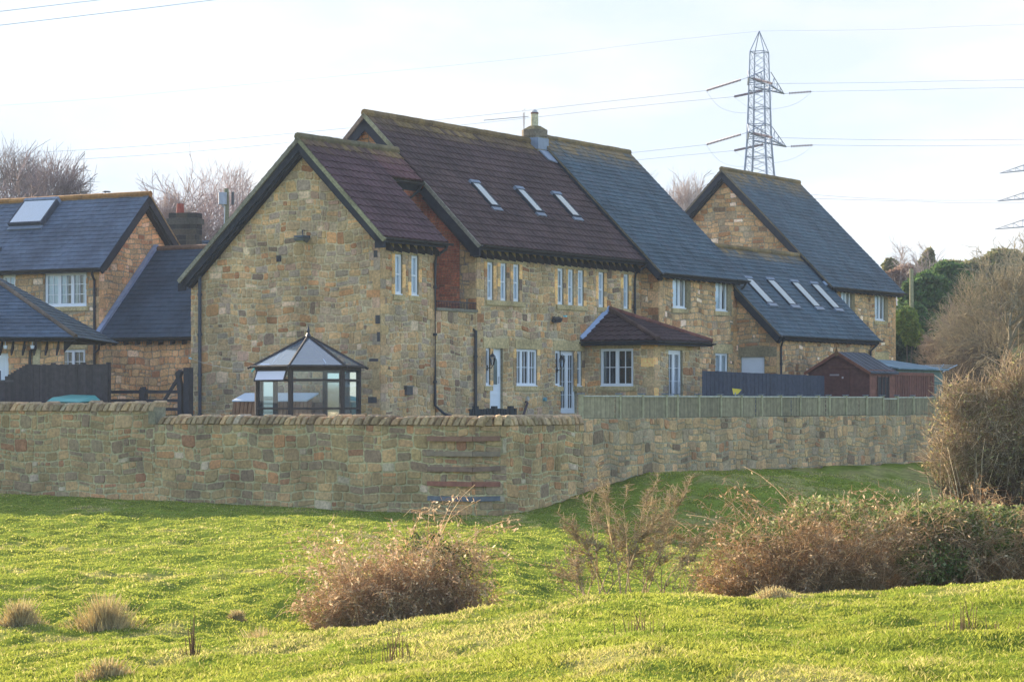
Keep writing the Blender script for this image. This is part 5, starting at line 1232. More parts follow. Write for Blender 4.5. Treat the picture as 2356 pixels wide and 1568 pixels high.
def pylon(cx, D, k, label, rot=20.6, mirror=1, armk=1., dz=0.):
    """cx: photo column of the axis; D: distance; k: scale of the design (1 = the near pylon at 220 m)"""
    X0 = (cx-1178)/5850*D; b = Vector((X0, D, dz)); T = Thing('electricity_pylon', label, 'pylon', tuple(b), house=False)
    u = 220/5850.*k
    ys = [72, 120, 165, 210, 249, 287, 325, 362, 400, 450, 510, 580, 660, 760, 925]; rs = [0, 23.8, 25.2, 27, 28.2, 29.5, 31, 34, 38, 45, 54, 65, 78, 95, 122]
    zb = lambda y: (925-y)*u+dz
    def leg(i, j): a = R(rot+90*i); return Vector((X0+rs[j]*u*math.cos(a), D+rs[j]*u*math.sin(a), zb(ys[j])))
    m = MB(); w = .060*k+.0
    for i in range(4): m.tube([leg(i, j) for j in range(1, len(ys))], [.036+.009*min(j, 7) for j in range(1, len(ys))], STEEL, 4)
    T.part('leg_frame', m, M_metal)
    m = MB(); top = Vector((X0, D, zb(72)))
    for i in range(4): m.tube([leg(i, 1), top], .04, STEEL, 4)
    for j in range(1, len(ys)-1):
        n = 3 if j < 9 else 1
        for i in range(4):
            A0, B0, A1, B1 = leg(i, j), leg(i+1, j), leg(i, j+1), leg(i+1, j+1)
            nn_ = 2 if j < 9 else 1
            for q in range(nn_):
                f0, f1 = q/nn_, (q+1)/nn_
                a0, b0, a1, b1 = A0.lerp(A1, f0), B0.lerp(B1, f0), A0.lerp(A1, f1), B0.lerp(B1, f1)
                m.tube([a0, b1], .019, STEEL, 3); m.tube([b0, a1], .019, STEEL, 3)
            if j in (1, 3, 4, 5, 7, 9, 11): m.tube([A0, B0], .035, STEEL, 4)
    T.part('lattice', m, M_metal)
    ends = []
    for lvl, (yb, yt) in enumerate(((197, 165), (321, 287), (445, 405))):
        rt = Vector((X0+(68+5*lvl)*u*mirror*armk, D+4.*k, zb(yb+6))); lt = Vector((X0-33*u*mirror, D-3.5*k, zb(yb-7)))
        for tip in (rt, lt):
            m = MB(); z = zb(yb)
            side = sorted([Vector((leg(i, 5).x, leg(i, 5).y, z)) for i in range(4)], key=lambda v: (v-tip).length)[:2]
            tops = [Vector((s.x, s.y, zb(yt))) for s in side]
            for s, t in zip(side, tops):
                m.tube([s, tip], .07, STEEL, 4); m.tube([t, tip], .045, STEEL, 4)
                for f in (.25, .5, .75): m.tube([s.lerp(tip, f), t.lerp(tip, f)], .028, STEEL, 3); m.tube([s.lerp(tip, f-.2), t.lerp(tip, f)], .028, STEEL, 3)
            for f in (.0, .3, .6): m.tube([side[0].lerp(tip, f), side[1].lerp(tip, f)], .025, STEEL, 3); m.tube([side[0].lerp(tip, f), side[1].lerp(tip, f+.3)], .02, STEEL, 3)
            T.part('cross_arm', m, M_metal)
        ends.append((rt, lt))
    return T, ends
PT, PE = pylon(1747, 220, 1, 'tall steel lattice pylon rising behind the slate roofs with three tiers of arms')
INS = (.20, .12, .13)
def insulator(T, a, b):
    m = MB(); n = max(6, int((b-a).length/.17)); m.tube([a, b], .02, STEEL, 4)
    s0 = .2
    for i in range(n):
        f = s0+(1-s0)*i/n; p = a.lerp(b, f); d = (b-a).normalized(); m.tube([p, p+d*.055], [.12, .05], INS, 8)
    T.part('insulator', m, M_black)
jump = MB()
D_ = 220
def wirepts(p0, mids, n=12):
    P = [p0]+mids; out = []
    for i in range(len(P)-1):
        p_1 = P[i-1] if i else P[i]*2-P[i+1]; p2 = P[i+2] if i+2 < len(P) else P[i+1]*2-P[i]
        for k in range(n):
            t = k/n; a, b = P[i], P[i+1]
            out.append(.5*((2*a)+(b-p_1)*t+(2*p_1-5*a+4*b-p2)*t*t+(3*a-p_1-3*b+p2)*t**3))
    out.append(P[-1]); return out
WC = (.34, .37, .45)
wl = 'power lines strung from the tall pylon'
def wire(p0, mids, lab, r=.014):
    m = MB(); P = wirepts(p0, mids); m.tube(P, r, WC, 5); single('power_line', m, M_metal, lab, 'power line', tuple(P[0]), house=False, group=wl)
def P_(x, y, D=D_): return px(x, y, D)
for lvl, dy in enumerate((0, 124, 248)):
    rt, lt = PE[lvl]; nm = ('upper', 'middle', 'lower')[lvl]
    l1 = P_(1624, 209+dy, 215); l2 = P_(1688, 223+dy, 224); insulator(PT, lt, l1); insulator(PT, lt.lerp(rt, .5)+Vector((.3, 1, -.2)), l2)
    r1 = P_(1868+3*lvl, 210+dy+(1-lvl), 223); r2_ = P_(1778, 193+dy, 218); insulator(PT, rt, r1); insulator(PT, lt, r2_)
    if lvl < 2:
        e1 = (282, 350); e2 = (297, 368)
        wire(l1, [P_(1450, 228+dy, 216), P_(940, 282+dy, 217), P_(100, 350+dy, 219), P_(-900, 370+dy, 221)], '%s front power line sagging leftwards from the tall pylon' % nm)
        wire(l2, [P_(1480, 243+dy, 224), P_(940, 300+dy, 225), P_(190, 366+dy, 226), P_(-900, 395+dy, 228)], '%s rear power line sagging leftwards from the tall pylon' % nm)
    rr = ((184, 202), (321, 334), (460, 467))[lvl]
    wire(r2_, [P_(2040, (190, 322, 458)[lvl], 230), P_(2356, rr[0], 245), P_(3300, rr[0]+(-12), 300)], '%s rear power line running rightwards from the tall pylon' % nm)
    wire(r1, [P_(2100, (207, 336, 463)[lvl], 232), P_(2356, rr[1], 245), P_(3300, rr[1]-8, 300)], '%s front power line running rightwards from the tall pylon' % nm)
    j = MB(); j.tube(wirepts(l1, [P_(1655, 246+dy, 216), P_(1700, 260+dy, 217), P_(1740, 255+dy, 218), P_(1800, 248+dy, 221), P_(1840, 234+dy, 222), r1], 5), .010, WC, 4)
    j.tube(wirepts(l2, [P_(1730, 250+dy, 221), P_(1770, 240+dy, 219), r2_], 5), .010, WC, 4); PT.part('jumper_cable', j, M_metal)
top = Vector(((1747-1178)/5850*220, 220, (925-72)/5850*220))
wire(top, [P_(1500, 98), P_(1178, 137), P_(600, 192), P_(0, 243), P_(-900, 280)], 'topmost earth wire falling leftwards from the tip of the tall pylon', .008)
wire(top, [P_(2060, 68, 232), P_(2356, 57, 245), P_(3300, 35, 300)], 'topmost earth wire running rightwards from the tip of the tall pylon', .008)
for (xa, ya, xb, yb, lab) in ((-200, 50, 700, -58, 'higher of the two wires crossing the top left corner'), (-200, 82, 900, -50, 'lower of the two wires crossing the top left corner')):
    m = MB(); m.tube([P_(xa, ya, 170), P_((xa+xb)/2, (ya+yb)/2+2, 172), P_(xb, yb, 174)], .02, (.25, .35, .45), 5)
    single('power_line', m, M_metal, lab, 'power line', tuple(P_(xa, ya, 170)), house=False)
P2_, PE2 = pylon(2384, 420, 1.0, 'distant second pylon whose arm tips poke in at the right edge', rot=35, mirror=-1, armk=2.05, dz=11.)

# ================================================================= TREES AND BUSHES
def sticks(A, B, r0, r1, cols, mb=None):
    """many thin three sided sticks, numpy; A, B (n,3); returns arrays"""
    A = np.asarray(A); B = np.asarray(B); n = len(A); d = B-A; d /= np.maximum(np.linalg.norm(d, axis=1, keepdims=True), 1e-9)
    ref = np.tile([[.3, .5, .81]], (n, 1)); u = np.cross(d, ref); u /= np.maximum(np.linalg.norm(u, axis=1, keepdims=True), 1e-9); v = np.cross(d, u)
    r0 = np.broadcast_to(r0, (n,))[:, None]; r1 = np.broadcast_to(r1, (n,))[:, None]; V = []
    for k in range(3):
        a = 2*math.pi*k/3; V.append(A+(u*math.cos(a)+v*math.sin(a))*r0)
    for k in range(3):
        a = 2*math.pi*k/3; V.append(B+(u*math.cos(a)+v*math.sin(a))*r1)
    V = np.stack(V, 1).reshape(-1, 3); b = np.arange(n)[:, None]*6
    F = np.concatenate([b+np.array([[0, 1, 4, 3]]), b+np.array([[1, 2, 5, 4]]), b+np.array([[2, 0, 3, 5]])], 1).reshape(-1, 4)
    C = np.repeat(np.asarray(cols).reshape(-1, 3), 18, axis=0) if len(np.asarray(cols).shape) > 1 and len(cols) == n else None
    return V, F, C
def np_mesh(name, V, F, cornercols, m, parent=None, loc=(0, 0, 0), nper=4):
    me = bpy.data.meshes.new(name); V = np.asarray(V, np.float32)-np.array(loc, np.float32); nf = len(F)
    me.vertices.add(len(V)); me.vertices.foreach_set('co', V.ravel()); me.loops.add(nf*nper); me.loops.foreach_set('vertex_index', np.asarray(F, np.int32).ravel())
    me.polygons.add(nf); me.polygons.foreach_set('loop_start', np.arange(0, nf*nper, nper, dtype=np.int32)); me.polygons.foreach_set('loop_total', np.full(nf, nper, np.int32))
    me.update(calc_edges=True)
    at = me.color_attributes.new(name='col', type='FLOAT_COLOR', domain='CORNER'); c = np.ones((nf*nper, 4), np.float32); c[:, :3] = cornercols; at.data.foreach_set('color', c.ravel())
    me.materials.append(m); o = bpy.data.objects.new(name, me); COL.objects.link(o)
    if parent is not None: o.parent = parent
    return o
def stick_part(name, A, B, r0, r1, cols, m, parent, loc):
    V, F, C = sticks(A, B, r0, r1, cols); cc = np.repeat(np.asarray(cols), 12, axis=0)
    return np_mesh(name, V, F, cc, m, parent, loc)
def leaf_part(name, P, size, cols, m, parent, loc, rs, flat=.0, aspect=1.6):
    """one quad leaf per point"""
    n = len(P); a = rs.normal(size=(n, 3)); a[:, 2] *= (1-flat); a /= np.linalg.norm(a, axis=1, keepdims=True); b = np.cross(a, rs.normal(size=(n, 3))); b /= np.linalg.norm(b, axis=1, keepdims=True)
    s = np.broadcast_to(size, (n,))[:, None]*rs.uniform(.6, 1.3, (n, 1))
    V = np.stack([P-a*s*aspect*.5, P+b*s*.32-a*s*.05, P+a*s*aspect*.5, P-b*s*.32-a*s*.05], 1).reshape(-1, 3)
    F = np.arange(4*n).reshape(n, 4); return np_mesh(name, V, F, np.repeat(cols, 4, axis=0), m, parent, loc)
def grow(rs, base, height, levels=5, spread=.5, nb=(3, 5), trunk_r=.15, lean=(0, 0), up=.25, first=.3, taper=.62, ratio=.68, droop=0.):
    """bare tree skeleton -> list per level of (A, B, r0, r1)"""
    segs = []; tips = []
    def rec(p, d, ln, r, lev):
        k = 3; q = p; dd = d.copy(); pts = [p]
        for i in range(k):
            dd = dd+rs.normal(size=3)*.10*(1+lev*.25); dd[2] += up*.12-droop*.1*lev; dd /= np.linalg.norm(dd); q2 = q+dd*ln/k
            segs.append((q, q2, r*(1-i*.14), r*(1-(i+1)*.14), lev)); q = q2; pts.append(q)
        if lev >= levels: tips.append(q); return
        n = rs.randint(nb[0], nb[1]+1)
        for j in range(n):
            f = 1 if j == 0 else rs.uniform(.35, 1)
            pp = pts[min(3, int(f*3))] if lev else pts[3]*f+pts[0]*(1-f) if f > .6 else pts[3]
            ax = rs.normal(size=3); ax -= dd*ax.dot(dd); ax /= max(np.linalg.norm(ax), 1e-6)
            sp = spread*(.35 if j == 0 else rs.uniform(.7, 1.3)); nd = dd*math.cos(sp)+ax*math.sin(sp)
            rec(pp, nd/np.linalg.norm(nd), ln*ratio*rs.uniform(.8, 1.15), r*taper*rs.uniform(.8, 1.), lev+1)
    d = np.array([lean[0], lean[1], 1.]); d /= np.linalg.norm(d)
    rec(np.array(base, float), d, height*first, trunk_r, 0); return segs, tips
def W3(x, y, Y): v = px(x, y, Y); return (v.x, v.y, v.z)
def LB(lst, Y, dy=2.):
    u = Y/5850.; return [(*W3(x, y, Y+o), rx*u, max(rx, ry)*u*.8, ry*u) for x, y, rx, ry, o in lst]
def bare_tree(name, label, cat, base, height, seed, col=(.16, .12, .10), col2=(.22, .17, .15), minr=.012, group=None, twigname='twigs', fine=9000, crown=None, ncrown=9000, **k):
    rs = np.random.RandomState(seed); segs, tips = grow(rs, base, height, **k); bz = np.array(base, float); f_ = height/max(1e-3, max(s_[1][2] for s_ in segs)-bz[2]); segs = [(bz+(a_-bz)*f_, bz+(b_-bz)*f_, c_, d_, e_) for a_, b_, c_, d_, e_ in segs]; T = Thing(name, label, cat, tuple(base), house=False, group=group)
    for nm, sel in (('trunk', lambda l: l <= 1), (twigname, lambda l: l > 1)):
        S = [s for s in segs if sel(s[4])]; A = np.array([s[0] for s in S]); B = np.array([s[1] for s in S]); r0 = np.maximum([s[2] for s in S], minr); r1 = np.maximum([s[3] for s in S], minr*.8)
        c = np.array(col)*(1-(nm != 'trunk'))+np.array(col2)*(nm != 'trunk')
        if nm != 'trunk' and fine:
            F_ = [s for s in S if s[4] >= 3]; FB = np.array([s[1] for s in F_]); FA = np.array([s[0] for s in F_]); k_ = rs.randint(0, len(FB), fine); st_ = FA[k_]*(1-rs.rand(fine, 1))+FB[k_]*1.; f0 = rs.rand(fine, 1); st_ = FA[k_]*(1-f0)+FB[k_]*f0
            if crown:
                CP_, ci_ = lobes_points(rs, LB(crown, base[1]), ncrown, .05)
            dr_ = (FB[k_]-FA[k_]); dr_ /= np.linalg.norm(dr_, axis=1, keepdims=True)+1e-9; dr_ = dr_+rs.normal(size=(fine, 3))*.55; dr_[:, 2] += .15; dr_ /= np.linalg.norm(dr_, axis=1, keepdims=True)
            A = np.concatenate([A, st_]); B = np.concatenate([B, st_+dr_*height*rs.uniform(.02, .075, (fine, 1))]); r0 = np.concatenate([r0, np.full(fine, minr*.62)]); r1 = np.concatenate([r1, np.full(fine, minr*.4)])
            if crown:
                v_ = CP_-(np.array([LB(crown, base[1])[0][0], base[1], LB(crown, base[1])[0][2]-LB(crown, base[1])[0][5]*.8])); v_ /= np.linalg.norm(v_, axis=1, keepdims=True); v_ = v_+rs.normal(size=v_.shape)*.42; v_ /= np.linalg.norm(v_, axis=1, keepdims=True)
                m1_ = CP_+v_*height*.035; e_ = m1_+(v_+rs.normal(size=v_.shape)*.35)*height*rs.uniform(.02, .05, (len(CP_), 1)); n_ = len(CP_)
                A = np.concatenate([A, CP_, m1_]); B = np.concatenate([B, m1_, e_]); r0 = np.concatenate([r0, np.full(n_, minr*.55), np.full(n_, minr*.42)]); r1 = np.concatenate([r1, np.full(n_, minr*.5), np.full(n_, minr*.3)])
        cc = c*rs.uniform(.75, 1.25, (len(A), 1)); stick_part(nm, A, B, r0, r1, cc, M_bark if minr > .008 else M_twig, T.o, base)
    return T, tips, rs
def lobes_points(rs, lobes, n, shell=.55):
    """points in the outer part of several ellipsoids (cx,cy,cz,rx,ry,rz)"""
    L_ = np.array(lobes, float); w = (L_[:, 3]*L_[:, 4]*L_[:, 5])**.667; idx = rs.choice(len(L_), n, p=w/w.sum()); v = rs.normal(size=(n, 3)); v /= np.linalg.norm(v, axis=1, keepdims=True)
    r = rs.uniform(shell, 1., (n, 1))**.5; r *= 1+.18*(vnoise(v[:, 0]*4+idx, v[:, 2]*4+v[:, 1]*3)[:, None]-.5)*2
    return L_[idx, :3]+v*r*L_[idx, 3:6], idx
def leafy(name, label, cat, base, lobes, n, size, pal, seed, trunk=None, group=None, leafname='foliage', kindpal=None):
    rs = np.random.RandomState(seed); P, idx = lobes_points(rs, lobes, n); T = Thing(name, label, cat, tuple(base), house=False, group=group)
    pal = np.array(pal); c = pal[rs.randint(0, len(pal), n)]*rs.uniform(.75, 1.25, (n, 1)); leaf_part(leafname, P, size, c, M_leaf, T.o, base, rs)
    A = []; B = []
    for lb in lobes:
        A.append(base); B.append(lb[:3])
        for _ in range(10): v = rs.normal(size=3); v /= np.linalg.norm(v); A.append(lb[:3]); B.append(np.array(lb[:3])+v*np.array(lb[3:6])*rs.uniform(.6, .95))
    stick_part('branches', np.array(A, float), np.array(B, float), trunk or .1, .02, np.tile([[.1, .08, .06]], (len(A), 1)), M_bark, T.o, base); return T
TW = dict(levels=5, nb=(3, 4))
gz = -.5
bare_tree('bare_tree', 'bare winter tree with tangled crown at the far left behind the slate roof', 'tree', px(20, 925, 135), 13.6, 1, spread=.62, trunk_r=.3, first=.24, ratio=.80, levels=6, nb=(3, 4), col2=(.26, .20, .17), minr=.022, crown=[(20, 430, 85, 75, 0), (-60, 430, 80, 70, 0), (60, 440, 50, 60, 0)], ncrown=2400, fine=6000)
bare_tree('bare_tree', 'bare winter tree right of the leftmost crown, spreading above the grey roof ridge', 'tree', px(108, 925, 130), 12.6, 2, spread=.62, trunk_r=.3, first=.24, ratio=.80, levels=6, nb=(3, 4), col2=(.28, .21, .19), minr=.022, crown=[(120, 445, 60, 75, 0), (160, 455, 35, 55, 0)], ncrown=1300, fine=5000)
bare_tree('bare_tree', 'rounded bare pinkish tree behind the square chimney and pole', 'tree', px(500, 925, 125), 11.6, 3, spread=.55, trunk_r=.25, first=.24, ratio=.80, levels=6, nb=(3, 4), col2=(.44, .33, .29), minr=.018, crown=[(500, 520, 88, 125, 0), (430, 540, 50, 75, 0), (545, 500, 45, 100, 0)], ncrown=2400, fine=6000)
bare_tree('bare_tree', 'small bare tree showing just left of the square chimney', 'tree', px(395, 925, 122), 9.9, 4, spread=.6, trunk_r=.2, first=.26, ratio=.78, levels=6, nb=(3, 4), col2=(.42, .32, .28), minr=.016, crown=[(395, 505, 30, 40, 0)], ncrown=600)
bare_tree('bare_tree', 'bare treetop between the two tall slate roofs', 'tree', px(1580, 925, 135), 12.3, 5, spread=.5, trunk_r=.22, first=.28, ratio=.78, levels=6, nb=(3, 4), col2=(.44, .35, .30), minr=.016, crown=[(1580, 485, 42, 55, 0)], ncrown=900)
# right background
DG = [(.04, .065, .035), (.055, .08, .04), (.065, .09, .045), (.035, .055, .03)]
G1 = [(.10, .17, .05), (.13, .20, .06), (.08, .14, .045), (.11, .16, .06)]
OL = [(.24, .24, .10), (.30, .27, .12), (.20, .22, .10), (.32, .27, .14)]
YG = [(.24, .30, .06), (.30, .34, .07), (.18, .25, .06)]
RB_ = [(.34, .22, .17), (.38, .26, .19), (.28, .2, .15)]
leafy('evergreen_tree', 'broad dark green evergreen beside the far house wall', 'tree', W3(2190, 925, 128), LB([(2130, 690, 60, 60, 0), (2180, 650, 55, 45, 2), (2100, 760, 55, 60, -1), (2160, 790, 75, 60, -2), (2215, 700, 55, 60, 1)], 128), 26000, .22, G1, 11, .3)
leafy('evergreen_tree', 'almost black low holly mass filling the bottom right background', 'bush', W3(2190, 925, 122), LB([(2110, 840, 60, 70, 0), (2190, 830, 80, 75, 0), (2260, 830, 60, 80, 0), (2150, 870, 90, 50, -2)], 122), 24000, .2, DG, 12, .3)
leafy('pine_tree', 'pointed olive treetop standing highest in the right background', 'tree', W3(2140, 925, 150), LB([(2137, 590, 13, 18, 0), (2132, 615, 24, 26, 0), (2050, 612, 20, 16, 0), (2190, 625, 50, 25, 0)], 150), 9000, .16, OL, 13, .25)
leafy('bush', 'bright yellow green shrub against the corner of the far house', 'bush', W3(2090, 925, 118), LB([(2085, 740, 28, 32, 0), (2100, 770, 25, 25, 0)], 118), 4500, .14, YG, 14, .08)
leafy('deciduous_tree', 'olive brown wooded tree behind the twiggy tree at the right edge', 'tree', W3(2290, 925, 150), LB([(2240, 640, 60, 40, 0), (2310, 615, 60, 40, 0), (2370, 640, 60, 60, 0), (2330, 720, 90, 80, 2), (2420, 720, 80, 90, 0)], 150), 24000, .24, OL, 15, .3)
leafy('deciduous_tree', 'reddish brown thicket tree just above the far house roof slope', 'tree', W3(2080, 925, 145), LB([(2055, 640, 26, 20, 0), (2085, 645, 36, 35, 0), (2120, 660, 34, 35, 0)], 145), 7000, .12, RB_, 16, .2)
bare_tree('bare_tree', 'thin bare birch above the reddish thicket right of the far roof', 'tree', px(2078, 925, 145), 9.2, 26, spread=.42, trunk_r=.12, first=.34, ratio=.76, levels=5, nb=(3, 3), col2=(.40, .32, .27), minr=.014, fine=2500)
bare_tree('twiggy_tree', 'large twiggy winter tree with forking trunk at the right edge', 'tree', px(2302, 895, 108), 6.6, 7, spread=.52, trunk_r=.2, first=.2, ratio=.78, levels=7, nb=(3, 3), col=(.30, .26, .19), col2=(.34, .28, .17), minr=.012, crown=[(2290, 730, 90, 110, 0), (2200, 760, 60, 70, 0), (2360, 660, 60, 90, 0), (2240, 690, 45, 60, 0), (2330, 820, 80, 60, 0)], ncrown=4500, fine=4000)
bare_tree('twiggy_tree', 'low spreading grey twiggy bush left of the forked tree trunk', 'bush', px(2215, 905, 112), 4.3, 8, spread=.6, trunk_r=.12, first=.2, ratio=.80, levels=6, nb=(3, 3), col=(.22, .18, .14), col2=(.28, .22, .16), minr=.012, crown=[(2200, 830, 90, 70, 0)], ncrown=4500)
leafy('hedge', 'rough green and straw undergrowth below the trees beyond the green shed', 'hedge', W3(2200, 925, 112), LB([(2180, 905, 40, 22, 0), (2250, 908, 50, 25, 0), (2320, 905, 60, 28, 0), (2400, 905, 60, 30, 0), (2170, 925, 60, 20, -3)], 112), 9000, .14, YG+OL+RB_, 17, .05)

# ---- near bushes
def canes(rs, base, n, hgt, rad, col, seg=9, r=.008, out=1., droop=1., top=1.):
    """arching canes: returns A,B,r0,r1,cols"""
    A = []; B = []; r0 = []; r1 = []; C = []
    for i in range(n):
        a = rs.uniform(0, 2*math.pi); b0 = np.array(base)+np.array([math.cos(a), math.sin(a), 0])*rad*rs.uniform(0, .75)*np.array([1, .7, 0]); ln = hgt*rs.uniform(.8, 1.9)
        az = a+rs.normal()*.6; dh = np.array([math.cos(az), math.sin(az), 0])*out*rs.uniform(.15, .7); d = np.array([dh[0], dh[1], 1.*top]); d /= np.linalg.norm(d); p = b0.copy(); c = np.array(col)*rs.uniform(.6, 1.5)
        for k in range(seg):
            d[2] -= droop*.16*rs.uniform(.5, 1.4)*(k/seg+.25); d += rs.normal(size=3)*.05; d /= np.linalg.norm(d); q = p+d*ln/seg
            if q[2] < base[2]-.05: break
            A.append(p); B.append(q); r0.append(r*(1-.6*k/seg)); r1.append(r*(1-.6*(k+1)/seg)); C.append(c); p = q
    return np.array(A), np.array(B), np.array(r0), np.array(r1), np.array(C)
def bramble(name, label, base, rad, hgt, seed, lobes, nfine, nleaf, ncane, caneCol, fineCol, leafPal, leafsize=.03, cat='bush', finelen=.2):
    """many arching canes springing from all over the mound; twigs and leaves hang along them"""
    rs = np.random.RandomState(seed); base = tuple(base); T = Thing(name, label, cat, base, house=False); L_ = np.array(lobes, float)
    A = []; B = []; r0 = []; r1 = []; C = []
    w = L_[:, 3]*L_[:, 5]
    for i in range(ncane*5):
        k = rs.choice(len(L_), p=w/w.sum()); lb = L_[k]; a = rs.uniform(0, 2*math.pi)
        gx, gy = lb[0]+math.cos(a)*lb[3]*rs.uniform(0, .9), lb[1]+math.sin(a)*lb[4]*rs.uniform(0, .9); gz_ = float(field_z(gx, gy)); top = lb[2]+lb[5]-gz_
        wild = rs.rand() < .05
        ln = top*rs.uniform(.85, 1.5)*(1.25 if wild else 1.); az = rs.uniform(0, 2*math.pi); d = np.array([math.cos(az)*.45, math.sin(az)*.45, 1.]); d /= np.linalg.norm(d); p = np.array([gx, gy, gz_]); c = np.array(caneCol)*rs.uniform(.55, 1.35); seg = 9; r = rs.uniform(.003, .0065)*(1.3 if wild else 1)
        for q_ in range(seg):
            d[2] -= .17*(q_/seg+.35)*rs.uniform(.6, 1.5); d += rs.normal(size=3)*.07; d /= np.linalg.norm(d); q = p+d*ln/seg
            if q[2] < gz_-.02 and q_ > 2: break
            A.append(p); B.append(q); r0.append(r*(1-.5*q_/seg)); r1.append(r*(1-.5*(q_+1)/seg)); C.append(c); p = q
    A, B, r0, r1, C = map(np.array, (A, B, r0, r1, C)); stick_part('canes', A, B, r0, r1, C, M_twig, T.o, base)
    def along(n, sd, hmin=.0):
        k = rs.randint(0, len(A), n); f = rs.rand(n, 1); return A[k]*(1-f)+B[k]*f+rs.normal(size=(n, 3))*sd
    n = nfine; P = along(n, .02); d = rs.normal(size=(n, 3)); d[:, 2] = d[:, 2]*.7; d /= np.linalg.norm(d, axis=1, keepdims=True); ln = rs.uniform(.3, 1.3, (n, 1))*finelen
    fc = np.array(fineCol)[rs.randint(0, len(fineCol), n)]*rs.uniform(.6, 1.3, (n, 1)); mid = P+d*ln*.5+rs.normal(size=(n, 3))*.015; e = P+d*ln+rs.normal(size=(n, 3))*.03; e[:, 2] -= ln[:, 0]*.25
    stick_part('twigs', np.concatenate([P, mid]), np.concatenate([mid, e]), np.full(2*n, .0032), np.full(2*n, .0022), np.concatenate([fc, fc]), M_twig, T.o, base)
    for k, (nm, nl, pal, sz, sub) in enumerate(leafPal):
        pal = np.array(pal)
        if sub is None: P = along(nl, .035)
        else: P, _ = lobes_points(rs, sub, nl, .4)
        n = len(P); c = pal[rs.randint(0, len(pal), n)]*rs.uniform(.65, 1.3, (n, 1)); leaf_part(nm, P, sz, c, M_leaf, T.o, base, rs)
    return T
def ground_at(x, Y): return float(field_z(x, Y))
def base_at(xp, Y): X = (xp-1178)/5850*Y; return (X, Y, ground_at(X, Y))
DEADP = [(.60, .40, .24), (.68, .49, .30), (.50, .33, .20), (.76, .62, .40)]
def lob(lst, Y):
    u = Y/5850.; return [(*W3(x, y, Y+o), rx*u, rx*u*.75, ry*u) for x, y, rx, ry, o in lst]
Yb = 34.
bramble('bramble_bush', 'rounded reddish brown dead bramble mound in the middle of the field', base_at(930, Yb), 1.0, 1.25, 21,
        lob([(930, 1272, 110, 80, 0), (860, 1325, 120, 80, -.2), (1000, 1345, 115, 75, 0), (920, 1395, 165, 60, -.3), (770, 1390, 90, 45, 0), (830, 1330, 80, 60, 0), (1070, 1385, 80, 55, 0), (955, 1225, 80, 50, 0)], Yb), 11000, 0, 60, (.72, .58, .40), DEADP,
        [('dead_leaves', 9000, DEADP, .040, None), ('green_leaves', 900, [(.06, .09, .03), (.09, .11, .04)], .035, lob([(1040, 1300, 50, 50, 0), (980, 1250, 50, 30, 0)], Yb))])
Y2 = 29.5
rs_ = np.random.RandomState(33)
def thin_shrub():
    b = base_at(1440, Y2); T = Thing('leafless_shrub', 'tall leafless straggly shrub standing alone in the field right of the bramble mound', 'shrub', b, house=False); rs = rs_
    SG = []
    for k, (dx, h, lx) in enumerate(((0, 1.62, 0.), (-.12, 1.45, -.14), (.12, 1.5, .16), (.05, 1.35, .3), (-.2, 1.2, -.3), (.22, 1.3, .42), (-.05, 1.5, .05), (-.3, .95, -.5), (.15, 1.1, -.1), (-.38, .8, -.62), (.3, .8, .6))):
        sg, _ = grow(rs, (b[0]+dx, b[1]+rs.normal()*.1, b[2]-.05), h*1.2, levels=4, nb=(2, 3), spread=.5, trunk_r=.016, lean=(lx, rs.normal()*.1), first=.44, ratio=.64, taper=.66, up=.3, droop=.05); SG += sg
    A = np.array([g[0] for g in SG]); B = np.array([g[1] for g in SG]); r0 = np.maximum([g[2] for g in SG], .0034); r1 = np.maximum([g[3] for g in SG], .0028); C = np.array([(.60, .50, .33)])*rs.uniform(.6, 1.25, (len(A), 1)); stick_part('stems', A, B, r0, r1, C, M_twig, T.o, b)
    F_ = [g for g in SG if g[4] >= 2]; FA = np.array([g[0] for g in F_]); FB = np.array([g[1] for g in F_]); n = 6500; k = rs.randint(0, len(FB), n); f = rs.rand(n, 1); P = FA[k]*(1-f)+FB[k]*f; P = P[P[:, 2] > b[2]+.45+.4*rs.rand(n)]; n = len(P)
    d = rs.normal(size=(n, 3)); d[:, 2] = np.abs(d[:, 2])*.8; d /= np.linalg.norm(d, axis=1, keepdims=True); c = np.array([(.52, .42, .26), (.44, .33, .2), (.64, .53, .36)])[rs.randint(0, 3, n)]*rs.uniform(.7, 1.25, (n, 1)); stick_part('twigs', P, P+d*rs.uniform(.03, .13, (n, 1)), .0034, .0022, c, M_twig, T.o, b)
    n = 1500; a = rs.normal(size=n)*.42; P = np.stack([b[0]+a, b[1]+rs.normal(size=n)*.12, np.full(n, b[2]-.05)], 1); d = rs.normal(size=(n, 3))*.35; d[:, 2] = 1; c = np.array([(.56, .38, .22)])*rs.uniform(.6, 1.3, (n, 1)); stick_part('dead_grass', P, P+d*rs.uniform(.08, .3, (n, 1)), .004, .002, c, M_twig, T.o, b)
thin_shrub()
Y3 = 30.
BR = [(.56, .38, .22), (.62, .46, .28), (.45, .30, .17)]
GL = [(.20, .25, .07), (.27, .30, .09), (.14, .19, .06), (.42, .42, .20)]
